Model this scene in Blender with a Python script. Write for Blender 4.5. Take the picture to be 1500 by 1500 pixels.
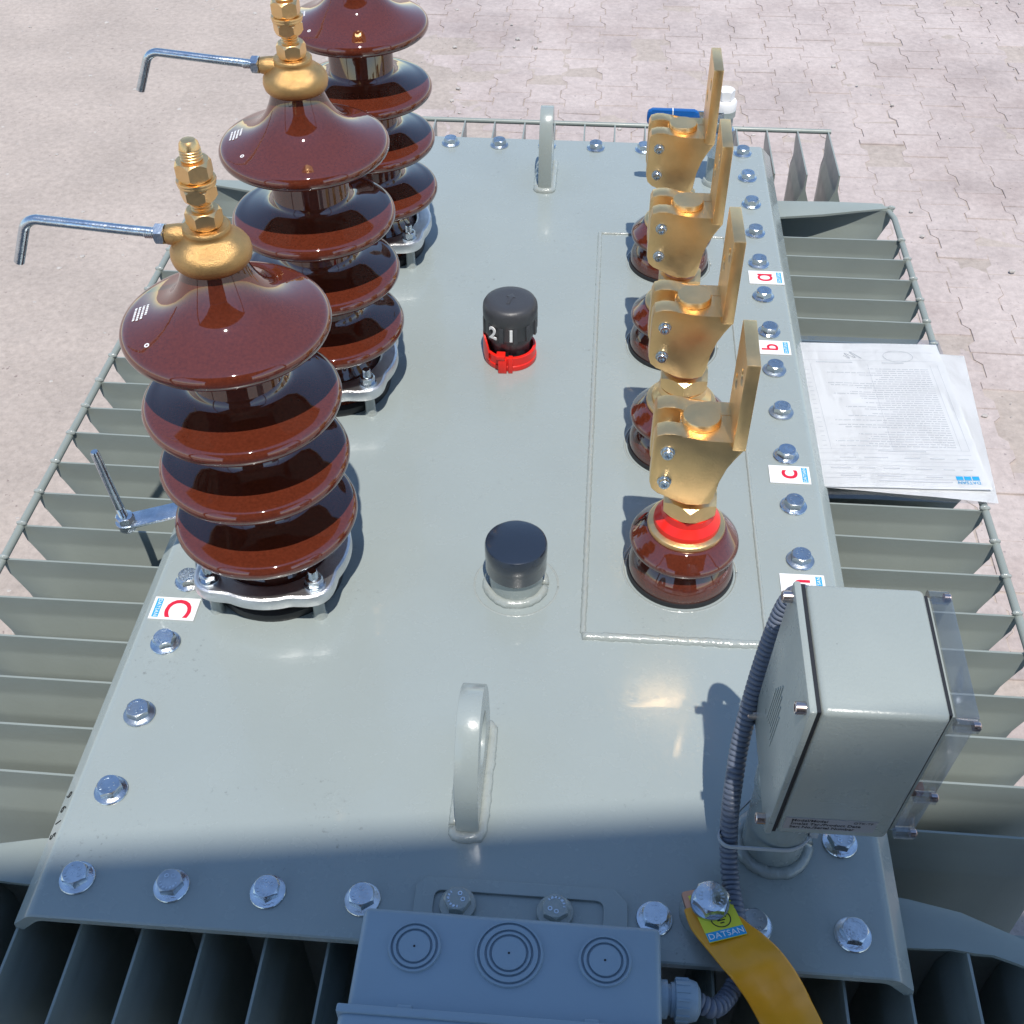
import bpy, bmesh, math, random
from mathutils import Vector, Matrix, noise
R = math.radians
PI = math.pi
random.seed(7)
scene = bpy.context.scene
for o in list(bpy.data.objects):
    bpy.data.objects.remove(o)
COL = scene.collection

# ------------------------------------------------------------------ camera, sky, sun, exposure
cam_d = bpy.data.cameras.new('camera')
cam_d.sensor_width = 36.0
cam_d.lens = 1676.466 * 36.0 / 1500.0
cam_d.clip_start = 0.02
cam_d.clip_end = 2000.0
cam = bpy.data.objects.new('camera', cam_d)
COL.objects.link(cam)
cam.location = (0.0864864, -0.46656, 0.945238)
cam.rotation_euler = (0.794625, 0.003186, 0.077313)
scene.camera = cam

SUN_DIR = Vector((0.088, -0.380, 1.0)).normalized()      # towards the sun
SUN_EL = math.asin(SUN_DIR.z)
SUN_AZ = math.atan2(SUN_DIR.x, SUN_DIR.y)
world = bpy.data.worlds.new('World')
scene.world = world
world.use_nodes = True
wn = world.node_tree
wn.nodes.clear()
sky = wn.nodes.new('ShaderNodeTexSky')
sky.sky_type = 'NISHITA'
sky.sun_disc = False
sky.sun_elevation = SUN_EL
sky.sun_rotation = SUN_AZ
sky.altitude = 0
sky.air_density = 1.0
sky.dust_density = 0.0
sky.ozone_density = 0.6
bg = wn.nodes.new('ShaderNodeBackground')
bg.inputs['Strength'].default_value = 0.15
wo = wn.nodes.new('ShaderNodeOutputWorld')
wn.links.new(sky.outputs[0], bg.inputs['Color'])
wn.links.new(bg.outputs[0], wo.inputs['Surface'])

sun_d = bpy.data.lights.new('sun', 'SUN')
sun_d.energy = 3.4
sun_d.angle = R(0.53)
sun_d.color = (1.0, 0.95, 0.88)
sun = bpy.data.objects.new('sun', sun_d)
COL.objects.link(sun)
sun.location = SUN_DIR * 20
sun.rotation_euler = SUN_DIR.to_track_quat('Z', 'Y').to_euler()

scene.view_settings.view_transform = 'Standard'
scene.view_settings.look = 'None'
scene.view_settings.exposure = 0.42
scene.view_settings.gamma = 1.0
scene.view_settings.use_curve_mapping = False
scene.render.engine = 'CYCLES'

# ------------------------------------------------------------------ materials
def material(name, color, rough=0.5, metal=0.0, var=0.0, vscale=20.0, var_color=None,
             bump=0.0, bscale=200.0, coat=0.0, ior=1.5, trans=0.0, bump2=0.0, b2scale=8.0,
             specks=0.0, speck_scale=60.0, speck_color=(0.03, 0.03, 0.03), rvar=0.0, attr=None,
             dust=None, grain=0.0, scuff=0.0):
    m = bpy.data.materials.new(name)
    m.use_nodes = True
    nt = m.node_tree
    L = nt.links.new
    p = nt.nodes['Principled BSDF']
    c4 = lambda c: (c[0], c[1], c[2], 1.0)
    p.inputs['Base Color'].default_value = c4(color)
    p.inputs['Roughness'].default_value = rough
    p.inputs['Metallic'].default_value = metal
    p.inputs['IOR'].default_value = ior
    p.inputs['Coat Weight'].default_value = coat
    p.inputs['Coat Roughness'].default_value = 0.04
    p.inputs['Transmission Weight'].default_value = trans
    if var or bump or bump2 or specks or rvar or attr or grain or scuff:
        tc = nt.nodes.new('ShaderNodeTexCoord')
        geo = nt.nodes.new('ShaderNodeNewGeometry')
        pos = geo.outputs['Position']
    def noise_tex(scale, detail=4.0, rough_=0.55, src=None):
        n = nt.nodes.new('ShaderNodeTexNoise')
        n.inputs['Scale'].default_value = scale
        n.inputs['Detail'].default_value = detail
        n.inputs['Roughness'].default_value = rough_
        L(src or pos, n.inputs['Vector'])
        return n
    col_out = None
    if attr:
        a = nt.nodes.new('ShaderNodeAttribute')
        a.attribute_name = attr
        col_out = a.outputs['Color']
    if var:
        n = noise_tex(vscale)
        mr = nt.nodes.new('ShaderNodeMapRange')
        mr.inputs[1].default_value = 0.3
        mr.inputs[2].default_value = 0.7
        L(n.outputs[0], mr.inputs[0])
        mx = nt.nodes.new('ShaderNodeMix')
        mx.data_type = 'RGBA'
        L(mr.outputs[0], mx.inputs[0])
        vc = var_color or tuple(c * (1 - var) for c in color)
        if col_out is not None:
            mul = nt.nodes.new('ShaderNodeMix')
            mul.data_type = 'RGBA'
            mul.blend_type = 'MULTIPLY'
            mul.inputs[0].default_value = 1.0
            L(col_out, mul.inputs[6])
            mul.inputs[7].default_value = (1 - var, 1 - var, 1 - var, 1)
            L(col_out, mx.inputs[6])
            L(mul.outputs[2], mx.inputs[7])
        else:
            mx.inputs[6].default_value = c4(color)
            mx.inputs[7].default_value = c4(vc)
        col_out = mx.outputs[2]
    if dust:
        n = noise_tex(1.7, 8.0, 0.7)
        mr = nt.nodes.new('ShaderNodeMapRange')
        mr.inputs[1].default_value = 0.30
        mr.inputs[2].default_value = 0.60
        mr.inputs[3].default_value = 0.52
        mr.inputs[4].default_value = 0.95
        L(n.outputs[0], mr.inputs[0])
        mx = nt.nodes.new('ShaderNodeMix')
        mx.data_type = 'RGBA'
        L(mr.outputs[0], mx.inputs[0])
        L(col_out, mx.inputs[6])
        mx.inputs[7].default_value = c4(dust)
        col_out = mx.outputs[2]
    if grain:
        n = noise_tex(38.0, 8.0, 0.75)
        mr = nt.nodes.new('ShaderNodeMapRange')
        mr.inputs[1].default_value = 0.30
        mr.inputs[2].default_value = 0.68
        mr.inputs[3].default_value = 1.0 - grain
        mr.inputs[4].default_value = 1.0 + grain * 0.4
        L(n.outputs[0], mr.inputs[0])
        mx = nt.nodes.new('ShaderNodeMix')
        mx.data_type = 'RGBA'
        mx.blend_type = 'MULTIPLY'
        mx.inputs[0].default_value = 1.0
        L(col_out, mx.inputs[6])
        L(mr.outputs[0], mx.inputs[7])
        col_out = mx.outputs[2]
    if scuff:
        n = noise_tex(7.0, 2.0)
        n2 = noise_tex(150.0, 5.0, 0.7)
        m1 = nt.nodes.new('ShaderNodeMapRange')
        m1.inputs[1].default_value = 0.55
        m1.inputs[2].default_value = 0.66
        L(n.outputs[0], m1.inputs[0])
        m2 = nt.nodes.new('ShaderNodeMapRange')
        m2.inputs[1].default_value = 0.59
        m2.inputs[2].default_value = 0.69
        m2.inputs[4].default_value = scuff
        L(n2.outputs[0], m2.inputs[0])
        mm = nt.nodes.new('ShaderNodeMath')
        mm.operation = 'MULTIPLY'
        L(m1.outputs[0], mm.inputs[0])
        L(m2.outputs[0], mm.inputs[1])
        mx = nt.nodes.new('ShaderNodeMix')
        mx.data_type = 'RGBA'
        L(mm.outputs[0], mx.inputs[0])
        L(col_out, mx.inputs[6])
        mx.inputs[7].default_value = (0.10, 0.095, 0.085, 1)
        col_out = mx.outputs[2]
    if specks:
        n = noise_tex(speck_scale, 2.0, 0.5)
        mr = nt.nodes.new('ShaderNodeMapRange')
        mr.inputs[1].default_value = specks
        mr.inputs[2].default_value = specks + 0.02
        L(n.outputs[0], mr.inputs[0])
        mx = nt.nodes.new('ShaderNodeMix')
        mx.data_type = 'RGBA'
        L(mr.outputs[0], mx.inputs[0])
        if col_out is not None:
            L(col_out, mx.inputs[6])
        else:
            mx.inputs[6].default_value = c4(color)
        mx.inputs[7].default_value = c4(speck_color)
        col_out = mx.outputs[2]
    if col_out is not None:
        L(col_out, p.inputs['Base Color'])
    if rvar:
        n = noise_tex(35.0)
        mr = nt.nodes.new('ShaderNodeMapRange')
        mr.inputs[1].default_value = 0.3
        mr.inputs[2].default_value = 0.7
        mr.inputs[3].default_value = max(0.0, rough - rvar)
        mr.inputs[4].default_value = rough + rvar
        L(n.outputs[0], mr.inputs[0])
        L(mr.outputs[0], p.inputs['Roughness'])
    if bump or bump2:
        prev = None
        for s, sc, dist in ((bump2, b2scale, 0.01), (bump, bscale, 0.002)):
            if not s:
                continue
            n = noise_tex(sc, 3.0)
            b = nt.nodes.new('ShaderNodeBump')
            b.inputs['Strength'].default_value = s
            b.inputs['Distance'].default_value = dist
            L(n.outputs[0], b.inputs['Height'])
            if prev:
                L(prev.outputs[0], b.inputs['Normal'])
            prev = b
        L(prev.outputs[0], p.inputs['Normal'])
    return m

M = {}
M['paint'] = material('grey_enamel', (0.304, 0.347, 0.336), 0.25, var=0.07, vscale=5.0, bump=0.07, bscale=260, scuff=0.5,
                      bump2=0.035, b2scale=9.0, coat=0.3, rvar=0.06, specks=0.80, speck_scale=55.0,
                      speck_color=(0.06, 0.06, 0.055))
M['fin'] = material('fin_enamel', (0.27, 0.305, 0.28), 0.34, var=0.12, vscale=9.0, bump=0.06, bscale=180, rvar=0.06)
M['weld'] = material('painted_weld', (0.31, 0.34, 0.32), 0.16, bump=0.55, bscale=220, coat=0.6)
M['porcelain'] = material('brown_glaze', (0.115, 0.024, 0.011), 0.03, var=0.3, vscale=350, coat=0.3, ior=1.75,
                          bump2=0.02, b2scale=14.0)
M['brass'] = material('brass', (0.98, 0.66, 0.315), 0.36, metal=1.0, var=0.20, vscale=22, bump=0.10, bscale=420, rvar=0.06)
M['cast_brass'] = material('cast_brass', (0.66, 0.40, 0.16), 0.36, metal=1.0, var=0.18, vscale=60, bump=0.42, bscale=1500)
M['copper'] = material('copper', (0.72, 0.36, 0.22), 0.35, metal=1.0, var=0.2, vscale=60)
M['zinc'] = material('zinc_plate', (0.66, 0.73, 0.79), 0.25, metal=1.0, var=0.25, vscale=90, bump=0.14, bscale=420, rvar=0.1)
M['zinc_dull'] = material('zinc_dull', (0.56, 0.62, 0.67), 0.36, metal=1.0, var=0.35, vscale=70, bump=0.2, bscale=300, rvar=0.1)
M['zinc_warm'] = material('zinc_warm', (0.70, 0.73, 0.74), 0.22, metal=1.0, var=0.3, vscale=110, bump=0.16, bscale=500, rvar=0.08)
M['steel'] = material('stainless_steel', (0.66, 0.56, 0.53), 0.25, metal=1.0, var=0.15, vscale=90)
M['aluminium'] = material('cast_aluminium', (0.78, 0.79, 0.80), 0.36, metal=1.0, var=0.15, vscale=60, bump=0.3, bscale=700)
M['rubber'] = material('black_rubber', (0.016, 0.017, 0.019), 0.5, bump=0.1, bscale=300)
M['knob'] = material('charcoal_plastic', (0.045, 0.047, 0.053), 0.42, bump=0.15, bscale=500)
M['red'] = material('red_plastic', (0.78, 0.02, 0.012), 0.3)
M['cap'] = material('navy_cap', (0.018, 0.026, 0.042), 0.2, coat=0.4, bump=0.08, bscale=200, specks=0.77, speck_scale=130,
                    speck_color=(0.12, 0.13, 0.15))
M['white'] = material('white_print', (0.80, 0.80, 0.80), 0.4)
M['paper'] = material('paper', (0.86, 0.87, 0.87), 0.7)
M['ink'] = material('grey_ink', (0.46, 0.48, 0.51), 0.7)
M['redink'] = material('red_ink', (0.62, 0.01, 0.04), 0.5)
M['blueink'] = material('blue_ink', (0.02, 0.33, 0.62), 0.5)
M['black'] = material('black_ink', (0.012, 0.012, 0.013), 0.5)
M['yellow'] = material('yellow_sticker', (0.70, 0.68, 0.04), 0.4)
M['strap'] = material('orange_sleeve', (0.80, 0.35, 0.014), 0.34, var=0.15, vscale=30, bump2=0.08, b2scale=25, specks=0.74,
                      speck_scale=90, speck_color=(0.12, 0.06, 0.01))
M['boxplastic'] = material('grey_plastic', (0.27, 0.36, 0.43), 0.38, bump=0.08, bscale=400, var=0.05, vscale=20)
M['conduit'] = material('conduit_plastic', (0.125, 0.145, 0.19), 0.4)
M['alubox'] = material('grey_box_enamel', (0.315, 0.352, 0.332), 0.3, bump=0.15, bscale=350, var=0.06, vscale=14, rvar=0.05,
                       specks=0.78, speck_scale=90, speck_color=(0.1, 0.1, 0.09))
def clear_material(name, tint, gloss, rough):
    m = bpy.data.materials.new(name)
    m.use_nodes = True
    nt = m.node_tree
    nt.nodes.clear()
    out = nt.nodes.new('ShaderNodeOutputMaterial')
    tr_ = nt.nodes.new('ShaderNodeBsdfTransparent')
    tr_.inputs['Color'].default_value = (*tint, 1)
    gl_ = nt.nodes.new('ShaderNodeBsdfGlossy')
    gl_.inputs['Roughness'].default_value = rough
    lw = nt.nodes.new('ShaderNodeLayerWeight')
    lw.inputs['Blend'].default_value = 0.25
    fr = nt.nodes.new('ShaderNodeMapRange')
    fr.inputs[3].default_value = gloss
    fr.inputs[4].default_value = 0.55
    nt.links.new(lw.outputs['Facing'], fr.inputs[0])
    mx = nt.nodes.new('ShaderNodeMixShader')
    nt.links.new(fr.outputs[0], mx.inputs[0])
    nt.links.new(tr_.outputs[0], mx.inputs[1])
    nt.links.new(gl_.outputs[0], mx.inputs[2])
    nt.links.new(mx.outputs[0], out.inputs['Surface'])
    return m
M['clear'] = clear_material('clear_plastic', (0.88, 0.89, 0.91), 0.10, 0.08)
M['sleeve'] = clear_material('clear_sleeve', (0.84, 0.87, 0.90), 0.10, 0.15)
M['foil'] = material('foil_label', (0.40, 0.40, 0.42), 0.3, metal=0.4)
M['blue'] = material('blue_grip', (0.005, 0.09, 0.32), 0.3)
M['tie'] = material('nylon_tie', (0.42, 0.45, 0.48), 0.4)
M['paver'] = material('concrete_paver', (0.45, 0.36, 0.35), 0.9, var=0.08, vscale=9, bump=0.8, bscale=120, attr='tone', dust=(0.530, 0.452, 0.415), grain=0.22,
                      specks=0.70, speck_scale=60, speck_color=(0.30, 0.25, 0.24))
M['ground'] = material('ground_sand', (0.465, 0.392, 0.338), 0.9, var=0.18, vscale=2.2, bump=1.0, bscale=60, grain=0.25,
                       bump2=0.22, b2scale=16, specks=0.72, speck_scale=55, speck_color=(0.24, 0.19, 0.17))
M['stone'] = material('pale_stone', (0.50, 0.46, 0.42), 0.85, var=0.3, vscale=40)
M['roof'] = material('roof_sheet', (0.10, 0.10, 0.11), 0.6, var=0.2, vscale=2)

# ------------------------------------------------------------------ helpers
def finish(bm, sharp=35):
    bmesh.ops.recalc_face_normals(bm, faces=bm.faces)
    me = bpy.data.meshes.new('mesh')
    bm.to_mesh(me)
    bm.free()
    for p in me.polygons:
        p.use_smooth = True
    me.set_sharp_from_angle(angle=R(sharp))
    return me

def obj(name, data, mat=None, parent=None, loc=None, rot=None, sharp=35):
    if isinstance(data, bmesh.types.BMesh):
        data = finish(data, sharp)
    data.name = name
    o = bpy.data.objects.new(name, data)
    COL.objects.link(o)
    if mat and not data.materials:
        data.materials.append(M[mat])
    if parent is not None:
        o.parent = parent
    if loc is not None:
        o.location = loc
    if rot is not None:
        o.rotation_euler = rot
    return o

def tag(o, label, cat, group=None):
    o['label'] = label
    o['category'] = cat
    if group:
        o['group'] = group
    return o

def thing(name, label, cat, loc=(0, 0, 0), rot=(0, 0, 0), group=None):
    o = bpy.data.objects.new(name, None)
    o.empty_display_size = 0.05
    COL.objects.link(o)
    o.location = loc
    o.rotation_euler = rot
    return tag(o, label, cat, group)

def copy_tree(o, parent=None):
    c = o.copy()
    COL.objects.link(c)
    if parent is not None:
        c.parent = parent
    for ch in list(o.children):
        copy_tree(ch, c)
    return c

def box(bm, x0, x1, y0, y1, z0, z1, bev=0.0, seg=2):
    r = bmesh.ops.create_cube(bm, size=1.0)
    vs = r['verts']
    for v in vs:
        v.co = Vector(((x0 + x1) / 2 + v.co.x * (x1 - x0), (y0 + y1) / 2 + v.co.y * (y1 - y0), (z0 + z1) / 2 + v.co.z * (z1 - z0)))
    if bev:
        es = list({e for v in vs for e in v.link_edges})
        bmesh.ops.bevel(bm, geom=es, offset=bev, segments=seg, affect='EDGES', profile=0.5)
    return bm

def lathe(bm, prof, c=(0, 0, 0), seg=48, mtx=None):
    rings = []
    c = Vector(c)
    for (r, z) in prof:
        if r <= 1e-6:
            p = Vector((0, 0, z))
            p = (mtx @ p) if mtx else p
            rings.append([bm.verts.new(p + c)])
        else:
            ring = []
            for i in range(seg):
                a = 2 * PI * i / seg
                p = Vector((r * math.cos(a), r * math.sin(a), z))
                p = (mtx @ p) if mtx else p
                ring.append(bm.verts.new(p + c))
            rings.append(ring)
    for a, b in zip(rings[:-1], rings[1:]):
        if len(a) == 1 and len(b) == 1:
            continue
        for i in range(seg):
            j = (i + 1) % seg
            if len(a) == 1:
                bm.faces.new((a[0], b[j], b[i]))
            elif len(b) == 1:
                bm.faces.new((a[i], a[j], b[0]))
            else:
                bm.faces.new((a[i], a[j], b[j], b[i]))
    return bm

def hexnut(bm, r, z0, z1, c=(0, 0, 0), mtx=None, ch=None, rot=0.0, bottom=True):
    """hexagon prism with rounded-off corners at top (and bottom)"""
    c = Vector(c)
    ch = ch if ch is not None else r * 0.10
    rows = []
    def row(kind, z):
        out = []
        for i in range(24):
            a = 2 * PI * i / 24
            k = (i % 4)
            k = min(k, 4 - k) * (PI / 12)           # angle from corner
            hexr = r * math.cos(PI / 6) / math.cos(PI / 6 - k)
            rr = hexr if kind == 'hex' else r * math.cos(PI / 6) * (0.985 if kind == 'cir' else 0.5)
            zz = z
            if kind == 'hex':
                drop = ch * 1.1 * (hexr - r * math.cos(PI / 6)) / (r - r * math.cos(PI / 6))
                zz = z - drop if z == z1 else (z + (drop if bottom else 0))
            p = Vector((rr * math.cos(a + rot), rr * math.sin(a + rot), zz))
            p = (mtx @ p) if mtx else p
            out.append(bm.verts.new(p + c))
        return out
    rows = [row('cir', z0), row('hex', z0), row('hex', z1), row('cir', z1)]
    for a, b in zip(rows[:-1], rows[1:]):
        for i in range(24):
            j = (i + 1) % 24
            bm.faces.new((a[i], a[j], b[j], b[i]))
    bm.faces.new(rows[0][::-1])
    bm.faces.new(rows[-1])
    return bm

def smooth_path(pts, n=8):
    P = [Vector(p) for p in pts]
    P = [2 * P[0] - P[1]] + P + [2 * P[-1] - P[-2]]
    out = []
    for i in range(1, len(P) - 2):
        p0, p1, p2, p3 = P[i - 1:i + 3]
        for k in range(n):
            t = k / n
            out.append(0.5 * ((2 * p1) + (p2 - p0) * t + (2 * p0 - 5 * p1 + 4 * p2 - p3) * t * t + (3 * p1 - p0 - 3 * p2 + p3) * t ** 3))
    out.append(P[-2])
    return out

def tube(bm, path, r, seg=12, rfun=None, cap=True):
    path = [Vector(p) for p in path]
    n = len(path)
    T = [(path[min(i + 1, n - 1)] - path[max(i - 1, 0)]).normalized() for i in range(n)]
    u = T[0].orthogonal().normalized()
    rings = []
    for i in range(n):
        u = (u - T[i] * u.dot(T[i])).normalized()
        w = T[i].cross(u)
        rr = rfun(i) if rfun else r
        rings.append([bm.verts.new(path[i] + rr * (math.cos(2 * PI * k / seg) * u + math.sin(2 * PI * k / seg) * w)) for k in range(seg)])
    for a, b in zip(rings[:-1], rings[1:]):
        for i in range(seg):
            j = (i + 1) % seg
            bm.faces.new((a[i], a[j], b[j], b[i]))
    if cap:
        bm.faces.new(rings[0][::-1])
        bm.faces.new(rings[-1])
    return bm

def resample(path, step):
    path = [Vector(p) for p in path]
    out = [path[0].copy()]
    carry = 0.0
    for a, b in zip(path[:-1], path[1:]):
        d = (b - a).length
        t = step - carry
        while t <= d:
            out.append(a.lerp(b, t / d))
            t += step
        carry = d - (t - step)
    return out

def prism(bm, pts, t0, t1, mtx=None, bev=0.0):
    """polygon pts (u,v) extruded from w=t0 to w=t1; mtx maps (u,v,w) to space"""
    a = [bm.verts.new((mtx @ Vector((u, v, t0))) if mtx else Vector((u, v, t0))) for u, v in pts]
    b = [bm.verts.new((mtx @ Vector((u, v, t1))) if mtx else Vector((u, v, t1))) for u, v in pts]
    f1 = bm.faces.new(a[::-1])
    f2 = bm.faces.new(b)
    n = len(pts)
    for i in range(n):
        j = (i + 1) % n
        bm.faces.new((a[i], a[j], b[j], b[i]))
    if bev:
        es = list(f1.edges) + list(f2.edges)
        bmesh.ops.bevel(bm, geom=es, offset=bev, segments=2, affect='EDGES', profile=0.5)
    return bm

def plate(loops, thick, bev=0.0):
    """flat plate with holes: loops of (u,v), first the outline; returns a mesh centred on w=0"""
    cu = bpy.data.curves.new('plate', 'CURVE')
    cu.dimensions = '2D'
    cu.fill_mode = 'BOTH'
    cu.extrude = thick / 2 - bev
    cu.bevel_depth = bev
    cu.bevel_resolution = 1
    for lp in loops:
        s = cu.splines.new('POLY')
        s.points.add(len(lp) - 1)
        for p, (u, v) in zip(s.points, lp):
            p.co = (u, v, 0, 1)
        s.use_cyclic_u = True
    return to_mesh(cu)

def to_mesh(cu):
    o = bpy.data.objects.new('tmp', cu)
    COL.objects.link(o)
    dg = bpy.context.evaluated_depsgraph_get()
    dg.update()
    me = bpy.data.meshes.new_from_object(o.evaluated_get(dg), depsgraph=dg)
    bpy.data.objects.remove(o)
    bpy.data.curves.remove(cu)
    me.materials.clear()
    for p in me.polygons:
        p.use_smooth = True
    me.set_sharp_from_angle(angle=R(35))
    return me

def text_mesh(s, size, depth=0.0002, align='CENTER', offset=0.0, shear=0.0, space=1.0):
    cu = bpy.data.curves.new('text', 'FONT')
    cu.body = s
    cu.size = size
    cu.extrude = depth
    cu.align_x = align
    cu.align_y = 'CENTER'
    cu.offset = offset
    cu.shear = shear
    cu.space_character = space
    cu.resolution_u = 4
    return to_mesh(cu)

def circle(r, n=32, c=(0, 0), a0=0.0):
    return [(c[0] + r * math.cos(a0 + 2 * PI * i / n), c[1] + r * math.sin(a0 + 2 * PI * i / n)) for i in range(n)]

def round_poly(pts, rad, n=5):
    """round the corners of a polygon; rad a number or a list"""
    out = []
    N = len(pts)
    for i in range(N):
        r = rad[i] if isinstance(rad, (list, tuple)) else rad
        p = Vector(pts[i]); a = Vector(pts[i - 1]); b = Vector(pts[(i + 1) % N])
        if r <= 0:
            out.append(tuple(p)); continue
        da = (a - p).normalized(); db = (b - p).normalized()
        ang = da.angle(db)
        d = min(r / math.tan(ang / 2), (a - p).length * 0.49, (b - p).length * 0.49)
        s = p + da * d; e = p + db * d
        for k in range(n + 1):
            t = k / n
            out.append(tuple((1 - t) ** 2 * s + 2 * t * (1 - t) * p + t * t * e))
    return out

XZ = Matrix(((1, 0, 0, 0), (0, 0, 1, 0), (0, 1, 0, 0), (0, 0, 0, 1)))      # (u,v,w) -> x=u, z=v, y=w
YZ = Matrix(((0, 0, 1, 0), (1, 0, 0, 0), (0, 1, 0, 0), (0, 0, 0, 1)))      # (u,v,w) -> y=u, z=v, x=w

def weld_bead(pts, r, closed=False, seed=1, step=0.004, flat=0.0):
    path = resample(pts, step)
    rnd = random.Random(seed)
    jit = [r * (1 + rnd.uniform(-0.10, 0.10)) for _ in path]
    wob = [Vector((rnd.uniform(-1, 1), rnd.uniform(-1, 1), rnd.uniform(-1, 0.6))) * r * 0.09 for _ in path]
    return tube(bmesh.new(), [p + w for p, w in zip(path, wob)], r, 10, lambda i: jit[i])

# ------------------------------------------------------------------ the yard: ground, pavers, drifted sand
GZ = -1.40
bm = bmesh.new()
bmesh.ops.create_grid(bm, x_segments=2, y_segments=2, size=600)
ground = obj('ground', bm, 'ground', loc=(0, 0, GZ - 0.012))
ground['kind'] = 'structure'

PX, PY, PA = 0.165, 0.200, 0.0125
def paver_outline():
    g = 0.0016
    hw, hl = PX / 2 - g, PY / 2 - g
    a = PA
    right = [(hw + a, -hl), (hw + a, -hl * 0.62), (hw - a, -hl * 0.36), (hw - a, hl * 0.36), (hw + a, hl * 0.62), (hw + a, hl)]
    left = [(-x, y) for x, y in right[::-1]]
    return right + left
def add_paver(bm, M4, tone, lay):
    o = paver_outline()
    n = len(o)
    top = [bm.verts.new(M4 @ Vector((x * 0.985, y * 0.985, 0.0))) for x, y in o]
    mid = [bm.verts.new(M4 @ Vector((x, y, -0.003))) for x, y in o]
    low = [bm.verts.new(M4 @ Vector((x, y, -0.03))) for x, y in o]
    fs = [bm.faces.new(top)]
    for a, b in ((top, mid), (mid, low)):
        for i in range(n):
            j = (i + 1) % n
            fs.append(bm.faces.new((b[i], b[j], a[j], a[i])))
    for f in fs:
        for l in f.loops:
            l[lay] = (tone[0], tone[1], tone[2], 1)
def tone_of(k):
    r = random.Random(k * 7919 + 3)
    v = r.uniform(0.88, 1.07)
    w = r.uniform(-1, 1)
    return (0.435 * v * (1 + 0.04 * w), 0.365 * v, 0.352 * v * (1 - 0.04 * w))

pavement = obj('pavement', box(bmesh.new(), -3.9, 3.4, 0.9, 7.4, GZ - 0.05, GZ - 0.0026), 'ground')
pavement['kind'] = 'structure'
cam_m = cam.rotation_euler.to_matrix().transposed()
def px(p):
    c = cam_m @ (Vector(p) - cam.location)
    return (750 + 1676.466 * c.x / -c.z, 750 - 1676.466 * c.y / -c.z)
spots = []
for i in range(-23, 21):
    for j in range(4, 37):
        x = i * PX
        y = j * PY + (PY / 2 if i % 2 else 0)
        u, v = px((x, y, GZ))
        inview = -40 < u < 1540 and -40 < v < 1500
        sandy = x < -0.55 + 0.20 * (y - 2.0) and y < 4.3
        hid = (-0.6 < x < 0.6 and y < 1.9)
        spots.append((0 if (inview and not sandy and not hid) else 1, (Vector((x, y, GZ)) - cam.location).length, x, y, i * 100 + j))
spots.sort()
pav_meshes = []
for k in range(14):
    bm = bmesh.new()
    lay = bm.loops.layers.color.new('tone')
    add_paver(bm, Matrix(), tone_of(k + 500), lay)
    me = finish(bm, 25)
    me.materials.append(M['paver'])
    pav_meshes.append(me)
rest = bmesh.new()
lay = rest.loops.layers.color.new('tone')
for n_, (_, d, x, y, key) in enumerate(spots):
    r = random.Random(key)
    tz = r.gauss(0, 0.0016)
    rx, ry = r.gauss(0, 0.007), r.gauss(0, 0.007)
    rz = r.gauss(0, 0.009)
    ox, oy = r.gauss(0, 0.0009), r.gauss(0, 0.0009)
    if n_ < 300:
        obj('paver', pav_meshes[key % 14], None, pavement, (x + ox, y + oy, GZ + tz), (rx, ry, rz))
    else:
        add_paver(rest, Matrix.Translation((x + ox, y + oy, GZ + tz)) @ Matrix.Rotation(rz, 4, 'Z') @ Matrix.Rotation(rx, 4, 'X'), tone_of(key % 14 + 500), lay)
o = obj('pavers', rest, 'paver', pavement)
o['kind'] = 'stuff'

# drifted sand lying over the pavers on the left and thinly in the joints elsewhere
bm = bmesh.new()
NX, NY = 150, 130
grid = []
for j in range(NY + 1):
    row = []
    for i in range(NX + 1):
        x = -4.2 + 7.8 * i / NX
        y = 0.7 + 7.0 * j / NY
        e = (-0.35 + 0.26 * (y - 2.0)) - x                     # >0 inside the sandy part
        if y > 4.0:
            e -= (y - 4.0) * 0.9
        n1 = noise.fractal(Vector((x * 1.3, y * 1.3, 3.1)), 1.0, 2.0, 4)
        n2 = noise.fractal(Vector((x * 7.0, y * 7.0, 8.7)), 0.9, 2.0, 3)
        z = -0.0012 + 0.008 * max(-0.35, min(1.0, e * 0.9 + n1 * 0.45)) + 0.0046 * n2
        row.append(bm.verts.new((x, y, GZ + z)))
    grid.append(row)
for j in range(NY):
    for i in range(NX):
        bm.faces.new((grid[j][i], grid[j][i + 1], grid[j + 1][i + 1], grid[j + 1][i]))
sand = obj('sand', bm, 'ground', sharp=180)
sand['kind'] = 'structure'
# loose grit
bm = bmesh.new()
rnd = random.Random(11)
for k in range(900):
    x, y = rnd.uniform(-3.4, 2.6), rnd.uniform(1.2, 6.0)
    if rnd.random() < 0.55:
        x = rnd.uniform(-3.2, -0.5)
    s = 0.0022 + 0.010 * rnd.random() ** 5
    r = bmesh.ops.create_icosphere(bm, subdivisions=1, radius=s)
    for v in r['verts']:
        v.co = Vector((v.co.x * rnd.uniform(0.8, 1.5), v.co.y * rnd.uniform(0.8, 1.3), v.co.z * 0.7)) + Vector((x, y, GZ + 0.004 + s * 0.2))
o = obj('grit', bm, 'stone', sharp=20)
o['kind'] = 'stuff'
tag(o, 'scattered pale grit and pebbles lying on the yard', 'grit')

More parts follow.
